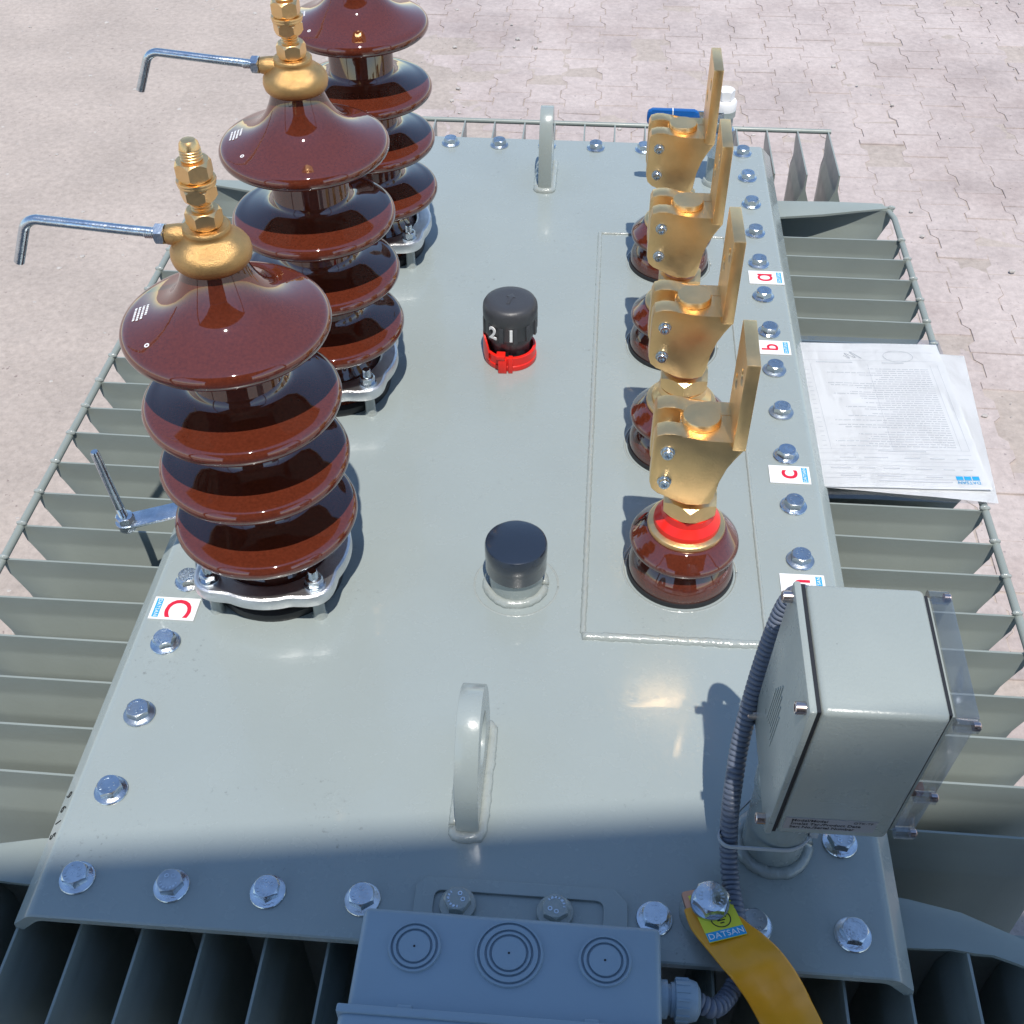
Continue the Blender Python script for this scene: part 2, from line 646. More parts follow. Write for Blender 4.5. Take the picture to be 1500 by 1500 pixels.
# ------------------------------------------------------------------ canopy over the photographer, which shades the front edge of the lid
RZ = 4.0
cy = 0.0719 - 0.380 * RZ - 0.034
cx = 0.088 * RZ
roof = thing('canopy_roof', 'unseen dark sheet metal canopy behind the camera with an added rear wall', 'canopy', (cx, cy, GZ), (0, 0, math.atan(0.145)))
bm = bmesh.new()
H = RZ - GZ
n = 60
RX0, RX1, RDEP = -3.2, 3.4, 6.0
prof = [(RX0 + (RX1 - RX0) * i / n, 0.02 * (i % 2)) for i in range(n + 1)]
up = [[bm.verts.new((x, y, H + z + 0.004)) for x, z in prof] for y in (0, -RDEP)]
dn = [[bm.verts.new((x, y, H + z)) for x, z in prof] for y in (0, -RDEP)]
for i in range(n):
    bm.faces.new((up[0][i], up[0][i + 1], up[1][i + 1], up[1][i]))
    bm.faces.new((dn[0][i + 1], dn[0][i], dn[1][i], dn[1][i + 1]))
    bm.faces.new((dn[0][i], dn[0][i + 1], up[0][i + 1], up[0][i]))
obj('roof_sheet', bm, 'roof', roof)
obj('added_edge_board', box(bmesh.new(), RX0 - 0.02, RX1 + 0.02, 0.001, 0.022, H - 0.10, H + 0.04), 'roof', roof)  # straight board added so the canopy's shadow edge falls crisp
for yy in (-0.06, -2.0, -4.0, -5.9):
    obj('beam', box(bmesh.new(), RX0, RX1, yy - 0.04, yy + 0.04, H - 0.16, H - 0.002), 'roof', roof)
obj('added_shade_wall', box(bmesh.new(), RX0 + 0.02, RX1 - 0.02, -RDEP - 0.02, -RDEP + 0.03, 0, H - 0.17), 'roof', roof)  # unseen wall added to darken insulator reflections and cut fill light
for xx in (RX0 + 0.1, RX1 - 0.1):
    for yy in (-0.1, -5.8):
        obj('post', box(bmesh.new(), xx - 0.05, xx + 0.05, yy - 0.05, yy + 0.05, 0, H - 0.16), 'roof', roof)

# ------------------------------------------------------------------ transformer tank, lid, fins
tr = thing('transformer', 'grey green oil transformer with bolted lid and cooling fins', 'transformer', (0, 0.70, GZ))
def TL(x, y, z):
    return (x, y - 0.70, z - GZ)
TO = (0, -0.70, -GZ)          # objects built in lid coordinates hang on this offset

bm = box(bmesh.new(), -0.345, 0.345, 0.012, 1.388, GZ + 0.12, -0.03)
obj('tank_wall', bm, 'fin', tr, TO)
for x in (-0.2, 0.2):
    obj('skid', box(bmesh.new(), x - 0.04, x + 0.04, 0.05, 1.35, GZ, GZ + 0.13, 0.004), 'fin', tr, TO)
obj('tank_flange', box(bmesh.new(), -0.352, 0.352, -0.026, 1.424, -0.032, -0.0115, 0.001), 'fin', tr, TO)
obj('gasket', box(bmesh.new(), -0.348, 0.348, -0.022, 1.420, -0.0115, -0.0085), 'rubber', tr, TO)

# lid: flat top, long sides folded down
def lid_profile():
    rad, a1 = 0.014, 47.0
    pts = []
    for k in range(8):
        a = R(90 - a1 * k / 7)
        pts.append((0.3670 + rad * math.cos(a), -rad + rad * math.sin(a)))
    pts.append((0.3895, pts[-1][1] - (0.3895 - pts[-1][0]) * 1.07))
    pts.append((0.3905, pts[-1][1] - 0.010))
    return pts
lp = lid_profile()
t = 0.008
inner = [(x - t * 0.95, z - (t if i < 9 else 0.0)) for i, (x, z) in enumerate(lp)]
outline = [(-x, z) for x, z in lp[::-1]] + lp
inl = [(-x, z) for x, z in inner[::-1]] + inner
bm = bmesh.new()
Y0, Y1 = -0.037, 1.4325
ys = [Y0, Y0 + 0.0015, Y1 - 0.0015, Y1]
rows = []
for k, y in enumerate(ys):
    e = 0.0012 if k in (0, 3) else 0.0
    rows.append(([bm.verts.new((x, y, z - e)) for x, z in outline], [bm.verts.new((x, y, z)) for x, z in inl]))
n = len(outline)
for a, b in zip(rows[:-1], rows[1:]):
    for i in range(n - 1):
        bm.faces.new((a[0][i], a[0][i + 1], b[0][i + 1], b[0][i]))
        bm.faces.new((a[1][i + 1], a[1][i], b[1][i], b[1][i + 1]))
    for i in (0, n - 1):
        bm.faces.new((a[0][i], b[0][i], b[1][i], a[1][i]))
for r_ in (rows[0], rows[-1]):
    for i in range(n - 1):
        bm.faces.new((r_[0][i], r_[0][i + 1], r_[1][i + 1], r_[1][i]))
obj('lid', bm, 'paint', tr, TO)
# stamped number on the folded side
me = text_mesh('9615', 0.0165, 0.0003, space=1.75, offset=-0.0004)
o = obj('stamped_number', me, 'black', tr)
ca, sa = math.cos(R(47)), math.sin(R(47))
o.rotation_euler = Matrix(((0, ca, -sa), (-1, 0, 0), (0, sa, ca))).to_euler()
o.location = TL(-0.3832, 0.066, -0.0100)

# cooling fins
def fin_mesh(L, depth=0.72):
    bm = bmesh.new()
    secs = [(0.0, 0.0012, L), (-0.024, 0.0017, L - 0.003), (-0.030, 0.0026, L - 0.006), (-0.050, 0.0098, L - 0.014), (-0.058, 0.0110, L - 0.017), (-0.085, 0.0112, L - 0.022),
            (-depth + 0.06, 0.0112, L - 0.022), (-depth, 0.0014, L - 0.004)]
    grid = []
    for z, tt, ue in secs:
        us = [(0.0, tt), (ue - 0.045, tt), (ue - 0.018, tt * 0.75 + 0.0003), (ue, 0.0013)]
        ring = [bm.verts.new((u, w, z)) for u, w in us] + [bm.verts.new((u, -w, z)) for u, w in us[::-1]]
        grid.append(ring)
    for a, b in zip(grid[:-1], grid[1:]):
        for i in range(8):
            j = (i + 1) % 8
            bm.faces.new((a[i], a[j], b[j], b[i]))
    bm.faces.new(grid[0])
    bm.faces.new(grid[-1][::-1])
    return finish(bm, 40)
FZ = -0.025
side_fin = fin_mesh(0.245)
end_fin = fin_mesh(0.17)
front_fin = fin_mesh(0.16)
for me in (side_fin, end_fin, front_fin):
    me.materials.append(M['fin'])
rnd = random.Random(5)
side_y = [0.1195 + 0.0556 * k for k in range(20)]          # 0.12 .. 1.176
for sgn in (-1, 1):
    for y in side_y + [1.276]:
        o = obj('fin', side_fin, None, tr, TL(sgn * 0.335, y + rnd.gauss(0, 0.0008), FZ + rnd.gauss(0, 0.0007)))
        o.rotation_euler = (rnd.gauss(0, 0.006), 0, (0 if sgn > 0 else PI) + rnd.gauss(0, 0.004))
    bm = tube(bmesh.new(), [(sgn * 0.5785, 0.085, FZ - 0.002), (sgn * 0.5785, 1.25, FZ - 0.002), (sgn * 0.5705, 1.283, FZ - 0.003)], 0.0048, 12)
    obj('tie_rod', bm, 'fin', tr, TO)
    for y in side_y + [1.276]:
        bm = bmesh.new()
        bmesh.ops.create_icosphere(bm, subdivisions=2, radius=0.0052)
        for v in bm.verts:
            v.co = Vector((v.co.x * 1.3, v.co.y * 0.55, v.co.z * 0.8)) + 0.0008 * noise.noise_vector(v.co * 400 + Vector((0, y * 50, 0)))
        obj('weld', bm, 'weld', tr, TL(sgn * 0.5765, y, FZ + 0.003), sharp=180)
for k in range(19):
    x = -0.4995 + 0.0555 * k
    if abs(x) > 0.52:
        continue
    o = obj('fin', front_fin, None, tr, TL(x + 0.0 , 0.02, FZ))
    o.rotation_euler = (0, 0, -PI / 2)
    o = obj('fin', end_fin, None, tr, TL(x + 0.007, 1.385, FZ))
    o.rotation_euler = (0, 0, PI / 2)
obj('tie_rod', tube(bmesh.new(), [(-0.515, 1.553, FZ - 0.002), (0.512, 1.553, FZ - 0.002)], 0.0045, 12), 'fin', tr, TO)
obj('tie_rod', tube(bmesh.new(), [(-0.515, -0.139, FZ - 0.002), (0.512, -0.139, FZ - 0.002)], 0.0045, 12), 'fin', tr, TO)
# corner plates that close the corrugated walls at their ends
for sgn in (-1, 1):
    back = [(0.33, 1.222), (0.40, 1.236), (0.46, 1.247), (0.52, 1.263), (0.571, 1.2745), (0.563, 1.290), (0.48, 1.290), (0.33, 1.284)]
    bm = prism(bmesh.new(), [(sgn * x, y) for x, y in back][::sgn], FZ - 0.001, FZ + 0.003, bev=0.0008)
    obj('corner_plate', bm, 'fin', tr, TO)
    fr = [(0.33, 0.058), (0.40, 0.049), (0.445, 0.040), (0.50, 0.016), (0.53, 0.004), (0.53, -0.012), (0.505, -0.012), (0.485, -0.004), (0.466, 0.003),
          (0.449, 0.002), (0.43, 0.006), (0.41, 0.004), (0.33, 0.0)]
    bm = prism(bmesh.new(), [(sgn * x, y) for x, y in fr][::-sgn], FZ - 0.003, FZ + 0.001, bev=0.0008)
    obj('corner_plate', bm, 'fin', tr, TO)
    bm = box(bmesh.new(), min(sgn * 0.30, sgn * 0.522), max(sgn * 0.30, sgn * 0.522), 0.0205, 0.0245, FZ - 0.72, FZ - 0.004)
    obj('end_wall', bm, 'fin', tr, TO)

# welded-in plate under the low voltage bushings: its weld seam, plate corners
seam = [(0.0985, 1.125, 0.0), (0.0985, 0.316, 0.0), (0.103, 0.312, 0.0), (0.289, 0.313, 0.0), (0.292, 0.318, 0.0), (0.292, 1.125, 0.0), (0.0985, 1.125, 0.0)]
obj('weld_seam', weld_bead(seam[:3], 0.0034, seed=3), 'weld', tr, TO, sharp=180)
obj('weld_seam', weld_bead([(0.098, 0.311, 0.0), (0.293, 0.3125, 0.0)], 0.0052, seed=4), 'weld', tr, TO, sharp=180)
obj('weld_seam', weld_bead(seam[4:6], 0.0022, seed=5), 'weld', tr, TO, sharp=180)
obj('weld_seam', weld_bead(seam[5:], 0.0028, seed=6), 'weld', tr, TO, sharp=180)

# ------------------------------------------------------------------ lid bolts (parts of the transformer)
bm = bmesh.new()
hexnut(bm, 0.0120, 0.0028, 0.0118, bottom=False, ch=0.0016)
bolt_me = finish(bm, 30)
bolt_me.materials.append(M['zinc'])
bm = bmesh.new()
lathe(bm, [(0.0, 0.0), (0.0158, 0.0), (0.0160, 0.0012), (0.0155, 0.0019), (0.0135, 0.0022), (0.0118, 0.0036), (0.0, 0.0036)], seg=36)
flange_me = finish(bm, 40)
flange_me.materials.append(M['zinc'])
mark = text_mesh('8.8', 0.0062, 0.0002, offset=-0.0001)
mark.materials.append(M['zinc'])
bm = bmesh.new()
for k in range(7):
    a = R(20 + k * 23)
    m4 = Matrix.Translation((0.0078 * math.cos(a), 0.0078 * math.sin(a), 0.0119)) @ Matrix.Rotation(a, 4, 'Z')
    w = 0.0006 + 0.0003 * (k % 3)
    prism(bm, [(-0.0011, -w), (0.0011, -w), (0.0011, w * 0.2), (-0.0004, w), (-0.0011, w)], -0.0002, 0.00025, m4)
for s in (-1, 1):
    lathe(bm, [(0.0011, -0.0002), (0.0011, 0.0002), (0.0021, 0.0002), (0.0021, -0.0002)], (s * 0.0030, -0.0040, 0.0119), 14)
ring_me = finish(bm)
ring_me.materials.append(M['zinc'])
BS = 0.085
bolts = [(-4 * BS + i * BS, 0.0) for i in range(9)] + [(-4 * 0.0845 + i * 0.0845, 1.405) for i in range(9)]
bolts += [(4 * BS, 1.405 - 0.0878 * k) for k in range(1, 16)] + [(-4 * BS, 0.0890 * k if k < 6 else 1.405 - 0.0874 * (16 - k)) for k in range(1, 16)]
rnd = random.Random(21)
variants = []
for mn in ('zinc', 'zinc_dull', 'zinc_warm'):
    a, b = bolt_me.copy(), flange_me.copy()
    for me in (a, b):
        me.materials.clear(); me.materials.append(M[mn])
    variants.append((a, b))
bolt_paint = bolt_me.copy(); bolt_paint.materials.clear(); bolt_paint.materials.append(M['weld'])
flange_paint = flange_me.copy(); flange_paint.materials.clear(); flange_paint.materials.append(M['weld'])
for (x, y) in bolts:
    painted = abs(y) < 0.01 and -0.01 < x < 0.1
    zb = 0.0035 if painted else 0.0002
    bv, fv = rnd.choice(variants)
    b = obj('bolt', bolt_paint if painted else bv, None, tr, TL(x + rnd.gauss(0, 0.0007), y + rnd.gauss(0, 0.0007), zb), (0, 0, rnd.uniform(0, 6.28)))
    obj('washer', flange_paint if painted else rnd.choice(variants)[1], None, b)
    obj('head_marking', ring_me, None, b)

# slotted bracket lying on the lid front edge, carrying the junction box
outer = round_poly([(-0.038, -0.055), (-0.038, 0.016), (-0.030, 0.024), (0.135, 0.024), (0.147, 0.012), (0.147, -0.055)], 0.004)
slot = round_poly([(-0.022, -0.013), (-0.022, 0.013), (0.127, 0.013), (0.127, -0.013)], 0.008)
o = obj('bracket', plate([outer, slot], 0.003, 0.0004), 'paint', tr, TL(0, 0, 0.0018))

# lifting lugs: plate with an eye, welded on
def lug(y0, y1, x):
    ln = y1 - y0
    h = 0.122
    cy_ = (y0 + y1) / 2
    out = [(y0, 0.0), (y0, 0.022)]
    for k in range(1, 16):
        a = PI - PI * k / 16
        out.append((cy_ + ln / 2 * math.cos(a), 0.022 + (h - 0.022) * math.sin(a) ** 0.9))
    out += [(y1, 0.022), (y1, 0.0)]
    me = plate([out, circle(0.027, 28, (cy_, 0.067))], 0.021, 0.0006)
    o = obj('lifting_lug', me, 'paint', tr)
    o.rotation_euler = Matrix(((0, 0, 1), (1, 0, 0), (0, 1, 0))).to_euler()
    o.location = TL(x, 0, 0)
    pts = round_poly([(x - 0.013, y0 - 0.004), (x + 0.013, y0 - 0.004), (x + 0.013, y1 + 0.004), (x - 0.013, y1 + 0.004)], 0.008)
    pts = [(a, b, 0.001) for a, b in pts + pts[:1]]
    obj('weld', weld_bead(pts, 0.0058, seed=int(y0 * 100)), 'weld', o, sharp=180).matrix_parent_inverse = (Matrix.Translation(TL(x, 0, 0)) @ o.rotation_euler.to_matrix().to_4x4()).inverted() @ Matrix.Translation(Vector(TO))
lug(0.070, 0.186, 0.001)
lug(1.252, 1.345, 0.004)

# ------------------------------------------------------------------ high voltage bushings
def hv_bushing():
    root = thing('high_voltage_bushing', 'x', 'insulator')
    P = 'porcelain'
    obj('base_gasket', lathe(bmesh.new(), [(0.0, 0.0), (0.0705, 0.0), (0.0715, 0.004), (0.0705, 0.010), (0.064, 0.012), (0.0, 0.012)], seg=56), 'rubber', root)
    core = [(0.0, 0.008), (0.061, 0.008), (0.063, 0.012), (0.063, 0.030), (0.060, 0.040), (0.050, 0.052), (0.0455, 0.062), (0.044, 0.075),
            (0.044, 0.340), (0.034, 0.356), (0.0275, 0.372), (0.0250, 0.392), (0.0250, 0.407), (0.0, 0.407)]
    ins = obj('insulator', lathe(bmesh.new(), core, seg=72), P, root)
    def shed(zr, big=False):
        bm = bmesh.new()
        rr = 0.0955
        if big:
            pr = [(0.036, zr - 0.018), (0.0445, zr - 0.017), (0.055, zr - 0.010), (0.078, zr - 0.0085), (0.086, zr - 0.0085)]
        else:
            pr = [(0.036, zr - 0.018), (0.0445, zr - 0.017), (0.055, zr - 0.010), (0.078, zr - 0.0085), (0.086, zr - 0.0085)]
        for k in range(9):
            a = R(-95 + 165 * k / 8)
            pr.append((rr - 0.0095 + 0.0095 * math.cos(a), zr + 0.0095 * math.sin(a)))
        if big:
            for u, z in [(0.0845, 0.0118), (0.0765, 0.0145), (0.068, 0.0176), (0.060, 0.0213), (0.0525, 0.0260), (0.0460, 0.0315), (0.0405, 0.0380), (0.0362, 0.0450), (0.0328, 0.0520), (0.0303, 0.0585), (0.0288, 0.0640), (0.0280, 0.0685)]:
                pr.append((u, zr + z - 0.0015))
            pr += [(0.0275, zr + 0.0690), (0.0240, zr + 0.0690)]
        else:
            for u, z in [(0.084, 0.0108), (0.075, 0.0132), (0.066, 0.0156), (0.058, 0.0180), (0.0520, 0.0203), (0.0480, 0.0230), (0.0455, 0.0268), (0.0443, 0.0315)]:
                pr.append((u, zr + z - 0.0015))
            pr += [(0.040, zr + 0.0325)]
        return obj('shed', lathe(bm, pr, seg=88), P, ins, sharp=60)
    top = shed(0.3385, True)
    for zr in (0.2510, 0.1755, 0.0980):
        shed(zr)
    # printed maker's marks on the top shed
    bm = bmesh.new()
    rnd = random.Random(3)
    for r_ in range(4):
        x = -0.0125 + r_ * 0.0040
        k = 0.0
        while k < 0.017 + 0.004 * (r_ in (1, 2)):
            w = rnd.uniform(0.0012, 0.0030)
            box(bm, x, x + 0.0022, 0.010 - k - w, 0.010 - k, 0, 0.0002)
            k += w + 0.0009
    me = finish(bm)
    o = obj('printed_mark', me, 'white', top)
    nrm = Vector((-0.62, -0.0, 0.78)).normalized()
    az = R(188)
    zr, ur = 0.3375 + 0.0135, 0.0795
    c = Vector((ur * math.cos(az), ur * math.sin(az), 0.3507))
    nrm = Vector((0.32 * math.cos(az), 0.32 * math.sin(az), 0.947))
    ty = Vector((-math.sin(az), math.cos(az), 0)) * -1
    tx = ty.cross(nrm)
    o.matrix_local = Matrix((( -tx.x, ty.x, nrm.x, c.x), (-tx.y, ty.y, nrm.y, c.y), (-tx.z, ty.z, nrm.z, c.z), (0, 0, 0, 1)))
    az = R(226)
    c = Vector((0.078 * math.cos(az), 0.078 * math.sin(az), 0.3509))
    nrm = Vector((0.32 * math.cos(az), 0.32 * math.sin(az), 0.947))
    o = obj('printed_mark', lathe(bmesh.new(), [(0.0012, 0), (0.0012, 0.0003), (0.0024, 0.0003), (0.0024, 0)], seg=10), 'white', top, c, nrm.to_track_quat('Z', 'Y').to_euler())
    # brass cap
    cap = [(0.0, 0.4075), (0.0285, 0.4035), (0.0315, 0.4040), (0.0340, 0.4072), (0.0352, 0.4125), (0.0344, 0.4180), (0.0316, 0.4226), (0.0272, 0.4262), (0.0234, 0.4287), (0.0213, 0.4308),
           (0.0203, 0.4332), (0.0206, 0.4345), (0.0207, 0.4375), (0.0196, 0.4390), (0.0, 0.4390)]
    cp = obj('cap', lathe(bmesh.new(), cap, seg=56), 'cast_brass', root, sharp=50)
    mt = Matrix.Rotation(R(-90), 4, 'Y')
    bm = lathe(bmesh.new(), [(0.0, 0.010), (0.0105, 0.010), (0.0098, 0.026), (0.0086, 0.0355), (0.0078, 0.0365), (0.0, 0.0365)], (0, 0, 0.4280), 28, mt)
    obj('boss', bm, 'cast_brass', cp)
    # terminal stud with threads, nuts and washers
    pr = [(0.0, 0.437)]
    z = 0.437
    while z < 0.5080:
        pr += [(0.0090, z), (0.0090, z + 0.0005), (0.0079, z + 0.0014), (0.0079, z + 0.0018)]
        z += 0.0025
    pr += [(0.0086, 0.5085), (0.0078, 0.5130), (0.0058, 0.5155), (0.0, 0.5162)]
    obj('terminal_stud', lathe(bmesh.new(), pr, seg=28), 'brass', root)
    obj('nut', hexnut(bmesh.new(), 0.0157, 0.4392, 0.4545, rot=0.35, ch=0.0030), 'brass', root)
    obj('nut', hexnut(bmesh.new(), 0.0155, 0.4640, 0.4768, rot=0.1, ch=0.0028), 'brass', root)
    obj('washer', lathe(bmesh.new(), [(0.0075, 0.4770), (0.0158, 0.4770), (0.0161, 0.4782), (0.0158, 0.4794), (0.0075, 0.4794)], seg=36), 'brass', root)
    obj('washer', lathe(bmesh.new(), [(0.0075, 0.4796), (0.0163, 0.4796), (0.0167, 0.4808), (0.0163, 0.4822), (0.0075, 0.4822)], seg=36), 'brass', root)
    obj('nut', hexnut(bmesh.new(), 0.0155, 0.4824, 0.4985, rot=0.55, ch=0.0030), 'brass', root)
    # arcing horn: bent zinc rod screwed into the boss
    bend = []
    c0, rr = Vector((-0.1475, 0, 0.4215)), 0.0160
    for k in range(9):
        a = R(92 + 66 * k / 8)
        bend.append(Vector((c0.x + rr * math.cos(a), 0, c0.z + rr * math.sin(a))))
    path = [Vector((-0.030, 0, 0.4280)), Vector((-0.075, 0, 0.4313))] + bend + [Vector((-0.1770, 0, 0.3945))]
    hb = tube(bmesh.new(), path, 0.00455, 18)
    horn = obj('arcing_horn', hb, 'zinc', root)
    bm = hexnut(bmesh.new(), 0.0098, 0.0, 0.0085, (-0.0370, 0, 0.4284), mt, ch=0.0012)
    obj('nut', bm, 'zinc', horn)
    pr = [(0.0, 0.0)]
    for k in range(6):
        pr += [(0.0046, k * 0.0016), (0.0050, k * 0.0016 + 0.0008)]
    pr += [(0.0046, 0.0098), (0.0, 0.0098)]
    obj('thread', lathe(bmesh.new(), pr, (-0.0455, 0, 0.4290), 20, mt), 'zinc', horn)
    # aluminium clamping ring with four lobes
    out = []
    for i in range(96):
        a = 2 * PI * i / 96
        l = max(0.0, math.cos(4 * (a - PI / 4))) ** 1.6
        out.append(((0.0800 + 0.0125 * l) * math.cos(a), (0.0800 + 0.0125 * l) * math.sin(a)))
    ring = obj('clamp_ring', plate([out, circle(0.0645, 64)], 0.0160, 0.0036), 'aluminium', root, (0, 0, 0.0405))
    for sx in (-1, 1):
        for sy in (-1, 1):
            c = (sx * 0.0562, sy * 0.0562, 0)
            b = obj('clamp_bolt', lathe(bmesh.new(), [(0, 0.0), (0.0052, 0.0), (0.0052, 0.0690), (0.0044, 0.0705), (0, 0.0705)], c, 20), 'zinc', root)
            obj('washer', lathe(bmesh.new(), [(0.005, 0.0486), (0.0112, 0.0486), (0.0114, 0.0497), (0.0110, 0.0510), (0.005, 0.0510)], c, 28), 'zinc', b)
            obj('nut', hexnut(bmesh.new(), 0.0098, 0.0511, 0.0600, c, rot=sx * 0.4 + sy * 0.2, ch=0.0012), 'zinc', b)
            obj('stand_off', lathe(bmesh.new(), [(0, 0.0), (0.0085, 0.0), (0.0068, 0.004), (0.0062, 0.0324), (0, 0.0324)], c, 24), 'weld', b)
    # lower horn on a flat bar
    a0, a1 = Vector((-0.0562, 0.0562)), Vector((-0.1640, 0.0080))
    d = (a1 - a0).normalized(); nn = Vector((-d.y, d.x))
    pts = [tuple(a0 - d * 0.012 + nn * 0.0115), tuple(a0 - d * 0.012 - nn * 0.0115), tuple(a1 + d * 0.0 - nn * 0.0115)]
    for k in range(9):
        a = -PI / 2 + PI * k / 8
        pts.append(tuple(a1 + d * 0.0115 * math.cos(a) + nn * 0.0115 * math.sin(a)))
    pts.append(tuple(a1 + nn * 0.0115))
    bar = obj('horn_bar', prism(bmesh.new(), pts, 0.0602, 0.0632, bev=0.0005), 'zinc', root)
    c = (a1.x, a1.y, 0)
    pr = [(0.0, 0.045)]
    for k in range(17):
        pr += [(0.0044, 0.045 + k * 0.002), (0.0050, 0.046 + k * 0.002)]
    pr += [(0.0046, 0.081), (0.0046, 0.156), (0.0036, 0.158), (0, 0.158)]
    tilt = Matrix.Translation((c[0], c[1], 0.06)) @ Matrix.Rotation(R(-5), 4, 'Y') @ Matrix.Translation((-c[0], -c[1], -0.054))
    bm = lathe(bmesh.new(), pr, c, 18)
    bmesh.ops.transform(bm, matrix=tilt, verts=bm.verts)
    rod = obj('horn_rod', bm, 'zinc', bar)
    obj('nut', hexnut(bmesh.new(), 0.0102, 0.0634, 0.0717, c, ch=0.0012, rot=0.3), 'zinc', bar)
    obj('nut', hexnut(bmesh.new(), 0.0098, 0.0517, 0.0600, c, ch=0.0012, rot=0.9), 'zinc', bar)
    return root
HV = [0.376, 0.720, 1.064]
hv0 = hv_bushing()
labels = ['brown glazed ribbed insulator beside the red C sticker, brass cap and bent rod on top',
          'brown glazed ribbed insulator standing between two alike, middle one of the row of three',
          'brown glazed ribbed insulator of the row of three farthest from the red C sticker']
for k, y in enumerate(HV):
    o = hv0 if k == 0 else copy_tree(hv0)
    o.location = (-0.2415, y, 0.0)
    o.rotation_euler = (0, 0, R((0, -1.5, 2)[k]))
    o['label'] = labels[k]
    o['group'] = 'brown high voltage bushings in a row'

# ------------------------------------------------------------------ low voltage bushings with brass flag clamps
def lv_bushing(red):
    root = thing('low_voltage_bushing', 'x', 'bushing')
    obj('base_gasket', lathe(bmesh.new(), [(0, 0), (0.0592, 0), (0.0597, 0.002), (0.0590, 0.0055), (0, 0.0055)], seg=56), 'rubber', root)
    low = [(0, 0.0055), (0.0572, 0.0055), (0.0580, 0.009), (0.0575, 0.017), (0.0555, 0.024), (0.0525, 0.030), (0.0485, 0.036), (0.0450, 0.041), (0.0440, 0.046), (0, 0.046)]
    ins = obj('insulator', lathe(bmesh.new(), low, seg=72), 'porcelain', root, sharp=60)
    up = [(0, 0.042), (0.0440, 0.042), (0.0500, 0.0425), (0.0560, 0.0445), (0.0585, 0.0475), (0.0592, 0.0510), (0.0585, 0.0540), (0.0560, 0.0570), (0.0500, 0.0628), (0.0450, 0.0675),
          (0.0425, 0.0692), (0.0405, 0.0697), (0, 0.0697)]
    obj('shed', lathe(bmesh.new(), up, seg=72), 'porcelain', ins, sharp=60)
    obj('collar', lathe(bmesh.new(), [(0, 0.0697), (0.0412, 0.0697), (0.0418, 0.0715), (0.0412, 0.0755), (0.0395, 0.0765), (0, 0.0765)], seg=56), 'brass', root)
    w = [(0, 0.0766), (0.0352, 0.0766), (0.0358, 0.0785), (0.0352, 0.0830), (0.0310, 0.0875), (0.0285, 0.0905), (0.0280, 0.0990), (0, 0.0990)]
    obj('red_washer' if red else 'washer', lathe(bmesh.new(), w, seg=56), 'red' if red else 'brass', root)
    obj('nut', hexnut(bmesh.new(), 0.0312, 0.0992, 0.1200, rot=R(30 + random.uniform(-4, 4)), ch=0.0040), 'brass', root)
    st = [(0, 0.118), (0.0205, 0.118)]
    z = 0.119
    while z < 0.134:
        st += [(0.0215, z), (0.0205, z + 0.001)]
        z += 0.002
    st += [(0.0185, 0.136), (0.0185, 0.2180), (0.0, 0.2185)]
    obj('stud', lathe(bmesh.new(), st, seg=40), 'copper', root)
    obj('stud_cap', lathe(bmesh.new(), [(0, 0.2170), (0.0196, 0.2170), (0.0198, 0.2185), (0.0193, 0.2195), (0.0193, 0.2222), (0.0182, 0.2238), (0, 0.2240)], seg=40), 'brass', root)
    # clamp: two cheeks and the block between, drawn as seen from the front (x, z)
    top = [(-0.0460, 0.2130), (-0.0435, 0.2195), (-0.0360, 0.2222), (-0.0270, 0.2224), (-0.0190, 0.2210), (-0.0120, 0.2180), (-0.0040, 0.2165), (0.0080, 0.2165), (0.0265, 0.2165)]
    right = [(0.0300, 0.2165), (0.0415, 0.2165), (0.0424, 0.2070), (0.0345, 0.1950), (0.0270, 0.1830), (0.0232, 0.1650), (0.0205, 0.1420), (0.0170, 0.1330)]
    bot = [(0.0060, 0.1295), (-0.0060, 0.1295), (-0.0160, 0.1325), (-0.0270, 0.1390), (-0.0370, 0.1430), (-0.0435, 0.1490), (-0.0462, 0.1580)]
    sil = top + right + bot
    bm = bmesh.new()
    prism(bm, sil[::-1], -0.0310, -0.0105, XZ, 0.0014)
    prism(bm, sil[::-1], 0.0105, 0.0310, XZ, 0.0014)
    mid = [(x, z - 0.0003) for x, z in sil if x > -0.0205]
    mid = [(-0.0205, 0.2160)] + [p for p in mid if p[1] > 0.2 and p[0] > -0.013] + [p for p in mid if p[1] <= 0.2] + [(-0.0205, 0.1360)]
    prism(bm, mid[::-1], -0.0107, 0.0107, XZ)
    cl = obj('clamp', bm, 'brass', root, sharp=40)
    for z in (0.2000, 0.1610):
        c = (-0.0315, -0.0310, z)
        mt = Matrix.Rotation(R(90), 4, 'X')
        bm = lathe(bmesh.new(), [(0, -0.05), (0.0046, -0.05), (0.0046, 0.0), (0.0072, 0.0), (0.0072, 0.0012), (0.0056, 0.0014), (0.0056, 0.0062), (0.0050, 0.0070), (0.0032, 0.0070), (0.0028, 0.0042), (0, 0.0042)], c, 24, mt)
        obj('clamp_screw', bm, 'zinc', cl, sharp=30)
    fl = [(-0.036, 0.2110), (0.036, 0.2110), (0.036, 0.3130), (-0.036, 0.3130)]
    hol = [circle(0.0090, 24, (-0.018, 0.2860)), circle(0.0090, 24, (0.014, 0.2570))]
    o = obj('terminal_flag', plate([round_poly(fl, 0.0015, 2)] + hol, 0.0128, 0.0007), 'brass', root)
    o.rotation_euler = Matrix(((0, 0, 1), (1, 0, 0), (0, 1, 0))).to_euler()
    o.location = (0.0360, 0.0, 0.0)
    return root
LV = [0.416, 0.626, 0.836, 1.046]
